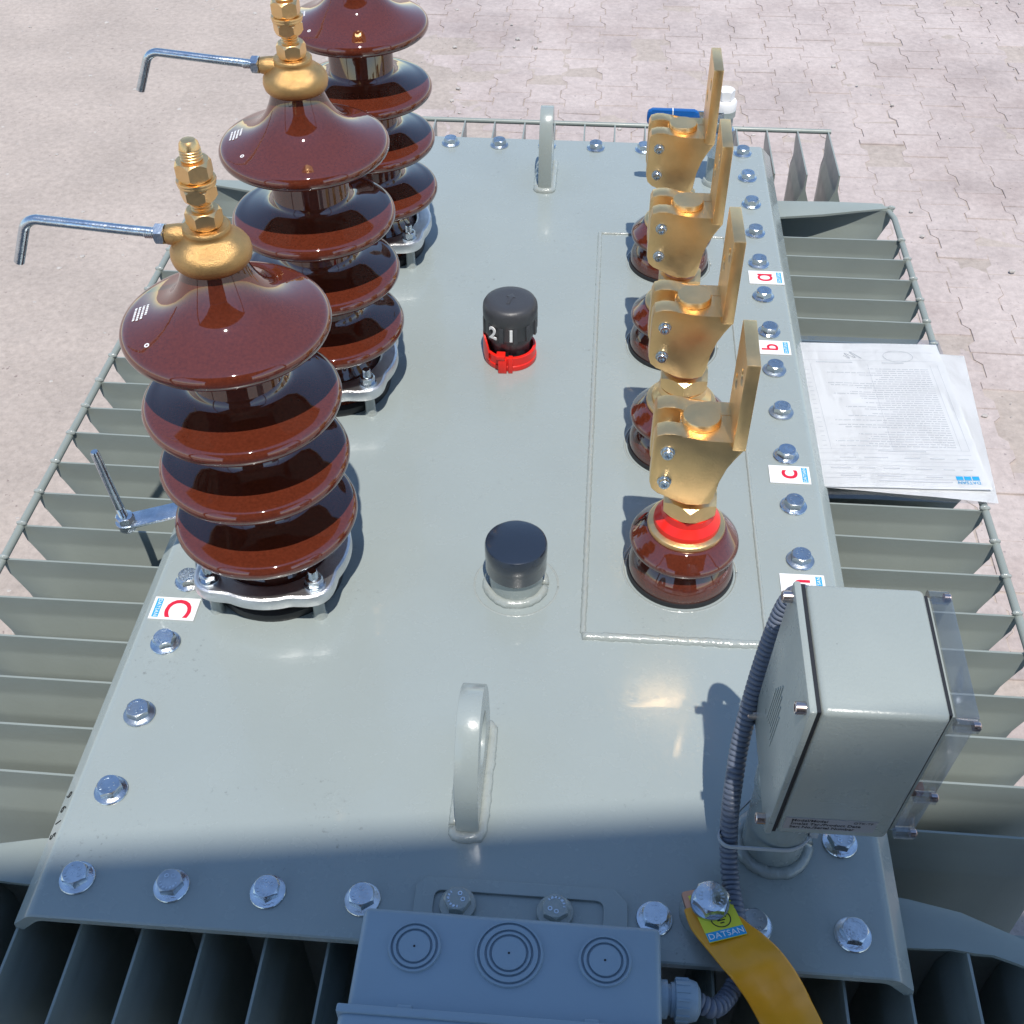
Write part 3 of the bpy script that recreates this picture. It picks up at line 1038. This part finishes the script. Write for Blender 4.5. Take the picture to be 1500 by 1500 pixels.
lab = ['low brown bushing with bright red washer under its brass flag clamp',
       'brass flag clamp on brown bushing with plain brass collar beside the red washered one',
       'brass flag clamp on brown bushing, second in from the blue handled valve',
       'brass flag clamp on brown bushing closest to the blue handled valve']
lv0 = lv_bushing(True)
lv1 = lv_bushing(False)
for k, y in enumerate(LV):
    o = lv0 if k == 0 else (lv1 if k == 1 else copy_tree(lv1))
    o.location = (0.2035, y, 0.0)
    o.rotation_euler = (0, 0, R((-1.0, 0.5, -0.5, 0.0)[k]))
    o['label'] = lab[k]
    o['group'] = 'low voltage bushings with brass flag clamps'
# printed ring on the lid round each bushing foot: thin bead of paint
for k, y in enumerate(LV):
    pts = [(0.2035 + 0.0635 * math.cos(2 * PI * i / 48), y + 0.0635 * math.sin(2 * PI * i / 48), -0.0010) for i in range(49)]
    obj('paint_bead', tube(bmesh.new(), pts, 0.0019, 8), 'weld', tr, TO, sharp=180)

# ------------------------------------------------------------------ tap changer knob and filler cap
tap = thing('tap_changer', 'charcoal rotary tap knob marked 2 and 1 on a red locking ring', 'knob', (-0.0165, 0.797, 0.0))
rb = lathe(bmesh.new(), [(0.0275, 0.0), (0.0350, 0.0), (0.0358, 0.0025), (0.0355, 0.0075), (0.0345, 0.0085), (0.0348, 0.0205), (0.0338, 0.0218), (0.0312, 0.0218), (0.0275, 0.0140), (0.0275, 0.0)], seg=56)
ring = obj('locking_ring', rb, 'red', tap)
bm = bmesh.new()
for i in range(12):                # raised guard at the back left of the ring
    a0, a1 = R(150 + i * 6), R(156 + i * 6)
    h0 = 0.0210 + 0.022 * math.sin(PI * i / 12) ** 0.6
    h1 = 0.0210 + 0.022 * math.sin(PI * (i + 1) / 12) ** 0.6
    q = []
    for a, h in ((a0, h0), (a1, h1)):
        for rr_ in (0.0345, 0.0368):
            q.append((rr_ * math.cos(a), rr_ * math.sin(a), 0.010)); q.append((rr_ * math.cos(a), rr_ * math.sin(a), h))
    v = [bm.verts.new(p) for p in q]
    for f in ((0, 1, 5, 4), (2, 6, 7, 3), (1, 3, 7, 5), (0, 4, 6, 2)):
        bm.faces.new([v[j] for j in f])
obj('guard', bm, 'red', ring)
bm = box(bmesh.new(), -0.0135, -0.0020, -0.0405, -0.0330, 0.0, 0.0225, 0.0012)
box(bm, 0.0000, 0.0060, -0.0395, -0.0320, 0.0, 0.0250, 0.0010)
box(bm, -0.0160, -0.0040, -0.0415, -0.0290, 0.0225, 0.0290, 0.0012)
obj('latch', bm, 'red', ring)
obj('spindle', lathe(bmesh.new(), [(0, 0.0), (0.0270, 0.0), (0.0270, 0.0300), (0.0310, 0.0380), (0.0310, 0.0480), (0, 0.0480)], seg=40), 'knob', tap)
kp = [(0, 0.0470), (0.0345, 0.0470), (0.0352, 0.0485), (0.0352, 0.0680), (0.0362, 0.0695), (0.0364, 0.0800), (0.0358, 0.0860), (0.0335, 0.0900), (0.0295, 0.0922), (0.0200, 0.0925), (0, 0.0925)]
knob = obj('knob', lathe(bmesh.new(), kp, seg=64), 'knob', tap)
bm = bmesh.new()
for i in range(12):
    a = R(15 + 30 * i)
    m4 = Matrix.Rotation(a, 4, 'Z')
    prism(bm, [(0.0340, -0.0035), (0.0366, -0.0028), (0.0366, 0.0028), (0.0340, 0.0035)], 0.0455, 0.0690, m4, 0.0004)
obj('rib', bm, 'knob', knob)
for s, a in (('1', -84), ('2', -124)):
    me = text_mesh(s, 0.0245, 0.0007, offset=0.0006)
    a = R(a)
    nrm = Vector((math.cos(a), math.sin(a), 0))
    tx = Vector((-math.sin(a), math.cos(a), 0))
    o = obj('numeral', me, 'white', knob)
    c = nrm * 0.0368 + Vector((0, 0, 0.0580))
    o.matrix_local = Matrix(((tx.x, 0, nrm.x, c.x), (tx.y, 0, nrm.y, c.y), (tx.z, 1, nrm.z, c.z), (0, 0, 0, 1)))
bm = prism(bmesh.new(), [(-0.012, -0.002), (0.004, -0.0025), (0.004, -0.006), (0.013, 0.0), (0.004, 0.006), (0.004, 0.0025), (-0.012, 0.002)], 0.0922, 0.0931, Matrix.Rotation(R(80), 4, 'Z'), 0.0002)
obj('arrow', bm, 'knob', knob)

fil = thing('filler_cap', 'round dark navy screw cap on a short welded filler stub', 'cap', (0.0225, 0.380, 0.0))
obj('stub', lathe(bmesh.new(), [(0, 0), (0.0295, 0), (0.0295, 0.0310), (0, 0.0310)], seg=48), 'paint', fil)
pts = [(0.0318 * math.cos(2 * PI * i / 40), 0.0318 * math.sin(2 * PI * i / 40), 0.002) for i in range(41)]
obj('weld', weld_bead(pts, 0.0054, seed=9), 'weld', fil, sharp=180)
pts = [(0.0465 * math.cos(2 * PI * i / 60), 0.0465 * math.sin(2 * PI * i / 60), -0.0012) for i in range(61)]
obj('paint_bead', tube(bmesh.new(), pts, 0.0017, 8), 'weld', fil, sharp=180)
obj('screw_cap', lathe(bmesh.new(), [(0, 0.0290), (0.0325, 0.0290), (0.0332, 0.0305), (0.0332, 0.0470), (0.0337, 0.0480), (0.0337, 0.0640), (0.0328, 0.0668), (0.0305, 0.0680), (0, 0.0676)], seg=64), 'cap', fil, sharp=30)

# ------------------------------------------------------------------ phase stickers
def sticker(x, y, w, h, ch, ang, label, size, group):
    """w along the letter's up axis is the long side; ang turns the letter's up axis"""
    root = thing('phase_sticker', label, 'sticker', (x, y, 0.0004), (0, 0, R(ang)), group)
    obj('plate', box(bmesh.new(), -h / 2, h / 2, -w / 2, w / 2, 0.0, 0.0012), 'white', root)
    obj('letter', text_mesh(ch, size, 0.0001, offset=0.0004), 'redink', root, (0.0, w * 0.06, 0.00135))
    st = obj('maker_strip', box(bmesh.new(), -h * 0.42, h * 0.42, -w * 0.44, -w * 0.30, 0.0012, 0.0014), 'blueink', root)
    o = obj('maker_name', text_mesh('DATSAN', h * 0.19, 0.00005, space=1.1), 'white', st, (0, -w * 0.37, 0.00148))
sticker(-0.3445, 0.3155, 0.050, 0.031, 'C', -90, 'white sticker with a large capital red C beside the lid bolts', 0.040, 'phase stickers on the lid')
sticker(0.3475, 1.0155, 0.051, 0.034, 'ɑ', 90, 'white sticker with a small red letter a on the lid edge', 0.038, 'phase stickers on the lid')
sticker(0.3425, 0.8410, 0.048, 0.031, 'b', 90, 'white sticker with a red letter b half behind a brass flag', 0.032, 'phase stickers on the lid')
sticker(0.3410, 0.5815, 0.049, 0.031, 'c', 90, 'white sticker with a small red letter c between lid bolts', 0.040, 'phase stickers on the lid')
sticker(0.3385, 0.4010, 0.049, 0.031, 'n', 90, 'white sticker with a red letter mostly hidden by the grey control box', 0.036, 'phase stickers on the lid')

# ------------------------------------------------------------------ oil valve at the far end
vl = thing('oil_valve', 'valve with a blue lever grip and white cap at the far lid edge', 'valve', (0.285, 1.300, 0.0))
obj('flange', lathe(bmesh.new(), [(0, 0), (0.021, 0), (0.021, 0.004), (0.019, 0.008), (0, 0.008)], seg=32), 'weld', vl)
obj('pipe', lathe(bmesh.new(), [(0, 0.008), (0.0165, 0.008), (0.0165, 0.115), (0.019, 0.118), (0.019, 0.128), (0, 0.128)], seg=28), 'paint', vl)
obj('valve_body', hexnut(bmesh.new(), 0.0225, 0.050, 0.095), 'zinc', vl)
obj('cap', lathe(bmesh.new(), [(0, 0.128), (0.0185, 0.128), (0.0190, 0.1400), (0.0172, 0.1430), (0.0125, 0.1440), (0, 0.1440)], seg=28), 'white', vl)
obj('cap_nut', hexnut(bmesh.new(), 0.0140, 0.1440, 0.1600), 'white', vl)
mt = Matrix.Rotation(R(0), 4, 'Z')
lev = [(-0.150, 0.0), (-0.160, 0.012), (-0.150, 0.024), (-0.020, 0.024), (0.0, 0.020), (0.0, 0.004), (-0.020, 0.0)]
bm = prism(bmesh.new(), round_poly([(-0.064, 0.113), (-0.064, 0.136), (0.0, 0.1345), (0.0, 0.116)], 0.003), -0.002, 0.002, mt @ XZ, 0.0004)
hd = obj('lever', bm, 'zinc', vl, (-0.002, -0.028, 0.0))
bm = prism(bmesh.new(), round_poly([(-0.120, 0.1115), (-0.120, 0.1370), (-0.038, 0.1365), (-0.038, 0.1115)], 0.008), -0.005, 0.005, mt @ XZ, 0.003)
gp = obj('grip', bm, 'blue', hd)
bm = prism(bmesh.new(), [(-0.0815, 0.1112), (-0.0798, 0.1112), (-0.0785, 0.122), (-0.0795, 0.1373), (-0.0812, 0.1373), (-0.0802, 0.122)], -0.0055, 0.0055, mt @ XZ)
obj('grip_mark', bm, 'white', gp)
o = obj('stem', lathe(bmesh.new(), [(0, 0), (0.006, 0), (0.006, 0.032), (0, 0.032)], (0.0, -0.012, 0.115), 16, Matrix.Rotation(R(90), 4, 'X')), 'zinc', vl)

# ------------------------------------------------------------------ grey control box on its post
cb = thing('control_box', 'grey metal instrument box with clear window on a short post', 'instrument box', (0.278, 0.082, 0.0))
def cbo(o):
    return o
ps = lathe(bmesh.new(), [(0, 0), (0.0275, 0), (0.0275, 0.092), (0.0295, 0.095), (0.0295, 0.114), (0.0270, 0.122), (0.0190, 0.128), (0, 0.130)], seg=48)
post = obj('post', ps, 'paint', cb)
pts = [(0.031 * math.cos(2 * PI * i / 40), 0.031 * math.sin(2 * PI * i / 40), 0.002) for i in range(41)]
obj('weld', weld_bead(pts, 0.0060, seed=12), 'weld', post, sharp=180)
TILT = Matrix.Translation((-0.0216, -0.062, 0.1223)) @ Matrix.Rotation(R(0.83), 4, 'Z') @ Matrix.Rotation(R(0.45), 4, 'Y') @ Matrix.Rotation(R(4.66), 4, 'X') @ Matrix.Translation((0.0216, 0.062, -0.1223))
def cbx(name, bm, mat, parent=None, **k):
    if isinstance(bm, bmesh.types.BMesh):
        bmesh.ops.transform(bm, matrix=TILT, verts=bm.verts)
        return obj(name, bm, mat, parent or cb, **k)
    bm.transform(TILT)
    return obj(name, bm, mat, parent or cb, **k)
bx0, bx1, by0, by1, bz0, bz1 = -0.0216, 0.0658, -0.0620, 0.0492, 0.1223, 0.3060
body = cbx('body', box(bmesh.new(), bx0, bx1, by0, by1, bz0, bz1, 0.005, 3), 'alubox')
cbx('seal', box(bmesh.new(), bx0 - 0.0028, bx0 + 0.0002, by0 + 0.001, by1 - 0.001, bz0 + 0.001, bz1 - 0.001), 'rubber', body)
cover = cbx('cover', box(bmesh.new(), bx0 - 0.0085, bx0 - 0.0026, by0 - 0.001, by1 + 0.001, bz0 - 0.001, bz1 + 0.001, 0.0022, 2), 'alubox')
mt = Matrix.Rotation(R(-90), 4, 'Y')
def cap_screw(c, mtx, rr=0.0046, hh=0.0075):
    return lathe(bmesh.new(), [(0, -0.002), (rr, -0.002), (rr, hh - 0.0006), (rr - 0.0006, hh), (rr * 0.6, hh), (rr * 0.55, hh - 0.003), (0, hh - 0.003)], c, 20, mtx)
for y in (by0 + 0.008, by1 - 0.008):
    for z in (bz0 + 0.008, bz1 - 0.008):
        cbx('screw', cap_screw((bx0 - 0.0085, y, z), mt), 'steel', cover)
# raised rib emblem on the cover
bm = bmesh.new()
for i in range(7):
    y = 0.012 - i * 0.0042
    box(bm, bx0 - 0.0091, bx0 - 0.0084, y, y + 0.0016, 0.182 - 0.003 * abs(i - 3), 0.240 - 0.008 * abs(i - 3))
cbx('emblem', bm, 'alubox', cover)
# data label on the front
lab_o = cbx('data_label', box(bmesh.new(), bx0 + 0.004, bx1 - 0.013, by0 - 0.0006, by0 + 0.001, bz0 + 0.011, bz0 + 0.0295), 'foil', body)
for i, s in enumerate(('Model/Model', 'İmalat Tar./Product Date', 'Seri No./Serial Number')):
    me = text_mesh(s, 0.0053, 0.00005, 'LEFT', offset=0.00006)
    me.transform(Matrix.Translation((bx0 + 0.0085, by0 - 0.0007, bz0 + 0.0258 - i * 0.0055)) @ Matrix.Rotation(R(90), 4, 'X'))
    cbx('lettering', me, 'black', lab_o)
me = text_mesh('OTK-TF', 0.0044, 0.00005, 'LEFT')
me.transform(Matrix.Translation((bx1 - 0.031, by0 - 0.0007, bz0 + 0.0258)) @ Matrix.Rotation(R(90), 4, 'X'))
cbx('lettering', me, 'black', lab_o)
# window side: dark seal, frame and clear cover with screw bosses
cbx('seal', box(bmesh.new(), bx1 - 0.0002, bx1 + 0.0024, by0 + 0.006, by1 - 0.004, bz0 + 0.004, bz1 - 0.004), 'rubber', body)
fr0 = bx1 + 0.0024
win = cbx('dial_plate', box(bmesh.new(), fr0, fr0 + 0.002, by0 + 0.006, by1 - 0.004, bz0 + 0.006, bz1 - 0.006), 'alubox')
bm = box(bmesh.new(), fr0 + 0.0021, fr0 + 0.0185, by0 + 0.004, by1 - 0.003, bz0 + 0.004, bz1 - 0.004, 0.002, 2)
wc = cbx('clear_cover', bm, 'clear')
# inner box must face inwards
mt2 = Matrix.Rotation(R(90), 4, 'Y')
for y in (by0 + 0.001, by1 - 0.002):
    for z in (bz0 + 0.012, (bz0 + bz1) / 2 - 0.02, bz1 - 0.008):
        if z == (bz0 + bz1) / 2 - 0.02 and y > 0:
            continue
        b = cbx('screw_boss', lathe(bmesh.new(), [(0, 0), (0.0052, 0), (0.0052, 0.0150), (0, 0.0150)], (fr0 + 0.0015, y, z), 20, mt2), 'clear', wc)
        cbx('screw', cap_screw((fr0 + 0.0155, y, z), mt2, 0.0034, 0.003), 'steel', wc)
cbx('reflection_block', box(bmesh.new(), fr0 + 0.006, fr0 + 0.014, by0 + 0.012, by0 + 0.020, bz0 + 0.052, bz0 + 0.060), 'copper', win)  # copper-red block standing in for a red-brown reflection inside the cover

# ------------------------------------------------------------------ junction box at the front
jb = thing('junction_box', 'bluish grey plastic junction box with three round knockouts', 'junction box', (0.0490, -0.065, -0.10))
JT = 0.030
def jo(name, bm, mat, parent=None, **k):
    o = obj(name, bm, mat, parent or jb, **k)
    if parent is None:
        o.location = (-0.0490, 0.065, 0.10)
    return o
bm = box(bmesh.new(), -0.0765, 0.1735, -0.108, -0.020, -0.10, JT, 0.006, 3)
# slight shear so that the side follows the lid edge, as mounted
body = jo('body', bm, 'boxplastic')
lid_ = jo('cover', box(bmesh.new(), -0.0815, 0.1785, -0.150, -0.1085, -0.106, JT + 0.0035, 0.006, 3), 'boxplastic')
jo('cover_lip', box(bmesh.new(), -0.0835, 0.1805, -0.1115, -0.1040, -0.108, JT + 0.0050, 0.0018, 2), 'boxplastic', lid_)
for x in (-0.030, 0.118):
    jo('clip', box(bmesh.new(), x - 0.006, x + 0.006, -0.1050, -0.1010, JT - 0.001, JT + 0.0030, 0.0012), 'boxplastic', lid_)
def knock(x, y, radii):
    bm = bmesh.new()
    pr = [(0.0, 0.0024), (radii[0] - 0.0016, 0.0024), (radii[0] - 0.0011, 0.0002)]
    for k, r_ in enumerate(radii):
        pr += [(r_ - 0.0008, -0.0004), (r_ + 0.0002, -0.0004), (r_ + 0.0006, 0.0024)]
        nx = radii[k + 1] - 0.0016 if k + 1 < len(radii) else r_ + 0.0022
        pr += [(nx, 0.0024), (nx + 0.0005, 0.0002)]
    pr += [(radii[-1] + 0.0030, -0.0006)]
    k = jo('knockout', lathe(bm, pr, (x, y, JT), 64), 'boxplastic', body, sharp=25)
    jo('centre_mark', lathe(bmesh.new(), [(0, 0.0020), (0.0011, 0.0020), (0.0009, 0.0028), (0, 0.0028)], (x, y, JT), 12), 'black', k)
knock(-0.0290, -0.0530, [0.0145, 0.0190])
knock(0.0490, -0.0530, [0.0155, 0.0195, 0.0255])
knock(0.1275, -0.0530, [0.0145, 0.0190])
# cable gland on the right side
mg = Matrix.Rotation(R(90), 4, 'Y')
gl = jo('cable_gland', lathe(bmesh.new(), [(0, 0), (0.0150, 0), (0.0150, 0.006), (0.0120, 0.006), (0.0120, 0.009), (0.0135, 0.009), (0.0135, 0.012), (0.0165, 0.0125), (0.0168, 0.0240), (0.0150, 0.0300), (0.0095, 0.0330), (0, 0.0330)], (0.1735, -0.070, 0.006), 32, mg), 'boxplastic')
bm = bmesh.new()
for i in range(16):
    a = 2 * PI * i / 16
    m4 = Matrix.Translation((0.1735, -0.070, 0.006)) @ mg @ Matrix.Rotation(a, 4, 'Z')
    prism(bm, [(0.0160, -0.0011), (0.0176, -0.0007), (0.0176, 0.0007), (0.0160, 0.0011)], 0.0130, 0.0235, m4)
jo('gland_rib', bm, 'boxplastic', gl)

# ------------------------------------------------------------------ corrugated conduit, cable tie
cp = smooth_path([(0.2050, -0.0700, 0.0050), (0.2180, -0.0720, 0.0000), (0.2310, -0.0590, -0.0060), (0.2400, -0.0420, -0.0040), (0.2425, -0.0240, 0.0060), (0.2400, 0.0020, 0.0110), (0.2362, 0.0340, 0.0140),
                  (0.2336, 0.0580, 0.0320), (0.2325, 0.0760, 0.0600), (0.2338, 0.0940, 0.0880), (0.2365, 0.1120, 0.1138), (0.2437, 0.1350, 0.1566), (0.2510, 0.1500, 0.2028), (0.2582, 0.1560, 0.2440),
                  (0.2660, 0.1500, 0.2640), (0.2780, 0.1340, 0.2700)], 14)
cp = resample(cp, 0.00125)
rf = lambda i: (0.0080, 0.0081, 0.0080, 0.0063)[i % 4]
o = obj('conduit', tube(bmesh.new(), cp, 0.009, 18, rf), 'conduit', sharp=50)
tag(o, 'ribbed blue grey conduit running from the junction box up to the instrument box', 'conduit')
# tie looped round post and conduit
loop = []
c1, c2 = Vector((0.278, 0.082)), Vector((0.2336, 0.0610))
hull = []
d = (c2 - c1); L_ = d.length; ang = math.atan2(d.y, d.x)
r1, r2 = 0.0290, 0.0095
off = math.acos((r1 - r2) / L_)
for k in range(25):
    a = ang + off + (2 * PI - 2 * off) * k / 24
    hull.append(c1 + r1 * Vector((math.cos(a), math.sin(a))))
for k in range(13):
    a = ang - off + 2 * off * k / 12
    hull.append(c2 + r2 * Vector((math.cos(a), math.sin(a))))
hull.append(hull[0])
bm = bmesh.new()
rg = []
for h in hull:
    z = 0.040 + 0.10 * (0.278 - h.x) * 0.5
    cen = c1 if (h - c1).length < 0.03 else c2
    nrm = (h - cen).normalized()
    a = Vector((h.x, h.y, z)); n3 = Vector((nrm.x, nrm.y, 0)) * 0.0012
    rg.append([bm.verts.new(a + Vector((0, 0, 0.0022))), bm.verts.new(a + n3 + Vector((0, 0, 0.0022))), bm.verts.new(a + n3 - Vector((0, 0, 0.0022))), bm.verts.new(a - Vector((0, 0, 0.0022)))])
for a, b in zip(rg[:-1], rg[1:]):
    for i in range(4):
        bm.faces.new((a[i], a[(i + 1) % 4], b[(i + 1) % 4], b[i]))
tie = obj('cable_tie', bm, 'tie')
tag(tie, 'pale nylon cable tie holding the conduit to the post', 'cable tie')
o = obj('tie_head', box(bmesh.new(), 0.303, 0.311, 0.068, 0.076, 0.036, 0.044, 0.001), 'tie', tie)

# ------------------------------------------------------------------ earthing: bolt, copper washer, sticker, sleeve strap
et = thing('earthing_terminal', 'large zinc earthing bolt with yellow earth sticker on the lid corner', 'earthing bolt', (0.2165, 0.0090, 0.0))
obj('boss', lathe(bmesh.new(), [(0, 0), (0.0245, 0), (0.0240, 0.003), (0.0210, 0.0075), (0, 0.0075)], seg=40), 'weld', et)
sq = round_poly([(-0.019, -0.019), (0.019, -0.019), (0.019, 0.019), (-0.019, 0.019)], 0.003)
obj('copper_lug', prism(bmesh.new(), sq, 0.0076, 0.0106, Matrix.Rotation(R(15), 4, 'Z'), 0.0005), 'copper', et)
RT = Matrix.Translation((0.0036, -0.0020, 0.0025)) @ Matrix.Rotation(R(18), 4, 'Z') @ Matrix.Rotation(R(-13), 4, 'X') @ Matrix.Translation((0, 0.0034, 0))
stk = obj('earth_sticker', prism(bmesh.new(), [(-0.017, -0.0395), (0.0165, -0.0395), (0.0165, 0.010), (-0.017, 0.010)], 0.0142, 0.0150, RT), 'yellow', et)
obj('maker_strip', prism(bmesh.new(), [(-0.0168, -0.0393), (0.0163, -0.0393), (0.0163, -0.0305), (-0.0168, -0.0305)], 0.01505, 0.01520, RT), 'blueink', stk)
me = text_mesh('DATSAN', 0.0078, 0.00005, space=1.05)
me.transform(RT @ Matrix.Translation((-0.0002, -0.0350, 0.01528)))
obj('maker_name', me, 'white', stk)
bm = lathe(bmesh.new(), [(0.0080, 0), (0.0080, 0.0002), (0.0089, 0.0002), (0.0089, 0)], (0, 0, 0), 40)
bmesh.ops.transform(bm, matrix=RT @ Matrix.Translation((0.0008, -0.0195, 0.01502)), verts=bm.verts)
for i, (w, y) in enumerate(((0.0052, -0.0185), (0.0034, -0.0212), (0.0018, -0.0238))):
    prism(bm, [(-w + 0.0008, y - 0.0005), (w + 0.0008, y - 0.0005), (w + 0.0008, y + 0.0005), (-w + 0.0008, y + 0.0005)], 0.01502, 0.0152, RT)
obj('earth_symbol', bm, 'black', stk)
obj('bolt_shank', lathe(bmesh.new(), [(0, 0.005), (0.0085, 0.005), (0.0085, 0.0190), (0, 0.0190)], seg=20), 'zinc', et)
obj('washer', lathe(bmesh.new(), [(0, 0.0185), (0.0165, 0.0185), (0.0168, 0.0205), (0.0162, 0.0224), (0, 0.0224)], seg=40), 'zinc', et)
hb = obj('bolt_head', hexnut(bmesh.new(), 0.0158, 0.0225, 0.0330, rot=0.2, bottom=False, ch=0.0022), 'zinc', et)
bm = bmesh.new()
for k in range(5):
    for s in (-1, 1):
        a = R(-40 + 20 * k) + (0 if s > 0 else PI)
        if s < 0 and k in (0, 4):
            continue
        m4 = Matrix.Translation((0.0093 * math.cos(a), 0.0093 * math.sin(a), 0.0330)) @ Matrix.Rotation(a, 4, 'Z')
        prism(bm, [(-0.0015, -0.0006), (0.0015, -0.0010), (0.0013, 0.0005), (-0.0015, 0.0008)], -0.0002, 0.0003, m4)
obj('head_marking', bm, 'zinc', hb)
# strap
spine = smooth_path([(0.2130, 0.0120, 0.0122), (0.2185, -0.0020, 0.0135), (0.2275, -0.0160, 0.0190), (0.2375, -0.0285, 0.0225), (0.2505, -0.0410, 0.0205), (0.2620, -0.0510, 0.0120),
                     (0.2715, -0.0600, 0.0010), (0.2795, -0.0700, -0.0085), (0.2875, -0.0830, -0.0140), (0.2960, -0.1060, -0.0160), (0.3020, -0.1400, -0.0140), (0.3060, -0.1580, -0.0600), (0.307, -0.163, -0.150)], 8)
bm = bmesh.new()
rg = []
for i, p in enumerate(spine):
    tn = (spine[min(i + 1, len(spine) - 1)] - spine[max(i - 1, 0)]).normalized()
    side = Vector((1.0, 0.80 - 0.6 * min(1.0, i / 50.0), 0.0)); side = (side - tn * side.dot(tn)).normalized()
    nn = tn.cross(side).normalized()
    w = 0.0190 + 0.0045 * min(1.0, i / 26.0)
    th = 0.0019
    rg.append([bm.verts.new(p + side * u * w + nn * v * th) for u, v in ((-1, -0.3), (-0.93, -1), (-0.3, -1.25), (0.3, -1.2), (0.93, -1), (1, -0.3), (1, 0.3), (0.93, 1), (0.3, 0.8), (-0.3, 0.8), (-0.93, 1), (-1, 0.3))])
for a, b in zip(rg[:-1], rg[1:]):
    for i in range(12):
        j = (i + 1) % 12
        bm.faces.new((a[i], a[j], b[j], b[i]))
bm.faces.new(rg[0][::-1]); bm.faces.new(rg[-1])
o = obj('earth_strap', bm, 'strap', sharp=60)
tag(o, 'wide orange sleeved earth strap hanging off the lid corner', 'strap')

# ------------------------------------------------------------------ test papers lying on the fins
PZ = FZ + 0.0045
def sheet(name, cx_, cy_, ang, z, mat, label, w=0.21, h=0.297, wave=0.0015, seed=1, th=0.0003):
    bm = bmesh.new()
    nx, ny = 16, 22
    vs = []
    for j in range(ny + 1):
        for i in range(nx + 1):
            u, v = (i / nx - 0.5) * w, (j / ny - 0.5) * h
            zz = wave * noise.noise(Vector((u * 14, v * 12, seed * 3.3))) + wave * 0.6
            vs.append(bm.verts.new((u, v, zz)))
    for j in range(ny):
        for i in range(nx):
            a = j * (nx + 1) + i
            bm.faces.new((vs[a], vs[a + 1], vs[a + nx + 2], vs[a + nx + 1]))
    bmesh.ops.solidify(bm, geom=bm.faces[:], thickness=th)
    o = obj(name, bm, mat, None, (cx_, cy_, z), (0, 0, R(ang)), sharp=30)
    tag(o, label, 'paper' if mat == 'paper' else 'sleeve')
    return o
sheet('plastic_sleeve', 0.474, 0.735, 1.0, PZ, 'sleeve', 'clear plastic document sleeve lying under the papers on the fins', 0.225, 0.335, 0.0012, 4, 0.0004)
sheet('paper_sheet', 0.497, 0.724, -3.5, PZ + 0.0026, 'paper', 'plain white sheet sticking out from beneath the printed form', 0.21, 0.297, 0.0012, 2)
pap = sheet('test_report', 0.477, 0.732, 2.5, PZ + 0.0062, 'paper', 'printed white test report form with a blue three square logo', 0.21, 0.297, 0.0012, 3)
# print on the form; it is read from the far side, so its head is towards -y
def pr_box(bm, u0, u1, v0, v1):
    # u to the reader's right (-x), v upwards for the reader (-y)
    q = []
    nseg = 4
    for k in range(nseg + 1):
        u = u0 + (u1 - u0) * k / nseg
        row = []
        for v in (v0, v1):
            x, y = -u, -v
            z = 0.0012 * noise.noise(Vector((x * 14, y * 12, 9.9))) + 0.0012 * 0.6 + 0.00045
            row.append(bm.verts.new((x, y, z)))
        q.append(row)
    for a, b in zip(q[:-1], q[1:]):
        bm.faces.new((a[0], b[0], b[1], a[1]))
bm = bmesh.new()
rnd = random.Random(2)
for v in (0.132, 0.124, 0.108, 0.100, 0.086, 0.078, -0.108, -0.128):
    pr_box(bm, -0.095, 0.095, v, v + 0.0003)
for k in range(36):
    v = 0.071 - k * 0.0046
    u = -0.080
    end = rnd.uniform(-0.02, 0.070)
    while u < end:
        w = rnd.uniform(0.003, 0.012)
        pr_box(bm, u, min(end, u + w), v, v + 0.0011)
        u += w + 0.0014
    if k % 2 == 0:
        pr_box(bm, 0.082, 0.0875, v, v + 0.0005)
for u, v, w in [(-0.06, 0.136, 0.09), (-0.05, 0.127, 0.02), (0.0, 0.127, 0.03), (0.05, 0.127, 0.025), (-0.09, 0.113, 0.012), (-0.068, 0.113, 0.014), (-0.04, 0.113, 0.02), (0.0, 0.113, 0.02),
                (0.03, 0.113, 0.02), (0.06, 0.113, 0.025), (-0.09, 0.093, 0.014), (-0.06, 0.093, 0.018), (-0.03, 0.093, 0.02), (0.01, 0.093, 0.03), (0.05, 0.093, 0.02), (-0.04, 0.080, 0.06),
                (-0.05, -0.104, 0.03), (0.02, -0.104, 0.05)]:
    pr_box(bm, u, u + w, v, v + 0.0014)
for u in (-0.095, -0.085, -0.0, 0.078, 0.095):
    pr_box(bm, u, u + 0.0003, -0.100, 0.078)
obj('print', bm, 'ink', pap)
bm = bmesh.new()
for k in range(3):
    pr_box(bm, -0.094 + k * 0.0098, -0.094 + k * 0.0098 + 0.0085, 0.1235 + 0.002, 0.1235 + 0.0095)
lg = obj('logo', bm, 'blueink', pap)
me = text_mesh('DATSAN', 0.0072, 0.00004)
me.transform(Matrix.Translation((0.0800, -0.1295, 0.0016)) @ Matrix.Rotation(PI, 4, 'Z') @ Matrix.Translation((0, 0.0075, 0)))
obj('logo_name', me, 'blueink', pap)
bm = lathe(bmesh.new(), [(0.0200, 0), (0.0200, 0.0001), (0.0206, 0.0001), (0.0206, 0)], (0, 0, 0), 40)
for v in bm.verts:
    v.co = Vector((v.co.x * 1.0 + 0.045, v.co.y * 0.62 + 0.118, v.co.z + 0.0018))
obj('stamp', bm, 'ink', pap)
pts = smooth_path([(-0.030, 0.118, 0.0019), (-0.022, 0.112, 0.0019), (-0.028, 0.124, 0.0019), (-0.014, 0.113, 0.0019), (-0.020, 0.127, 0.0019), (-0.006, 0.112, 0.0019)], 5)
obj('signature', tube(bmesh.new(), pts, 0.0003, 5), 'ink', pap)

print('objects', len(bpy.data.objects))
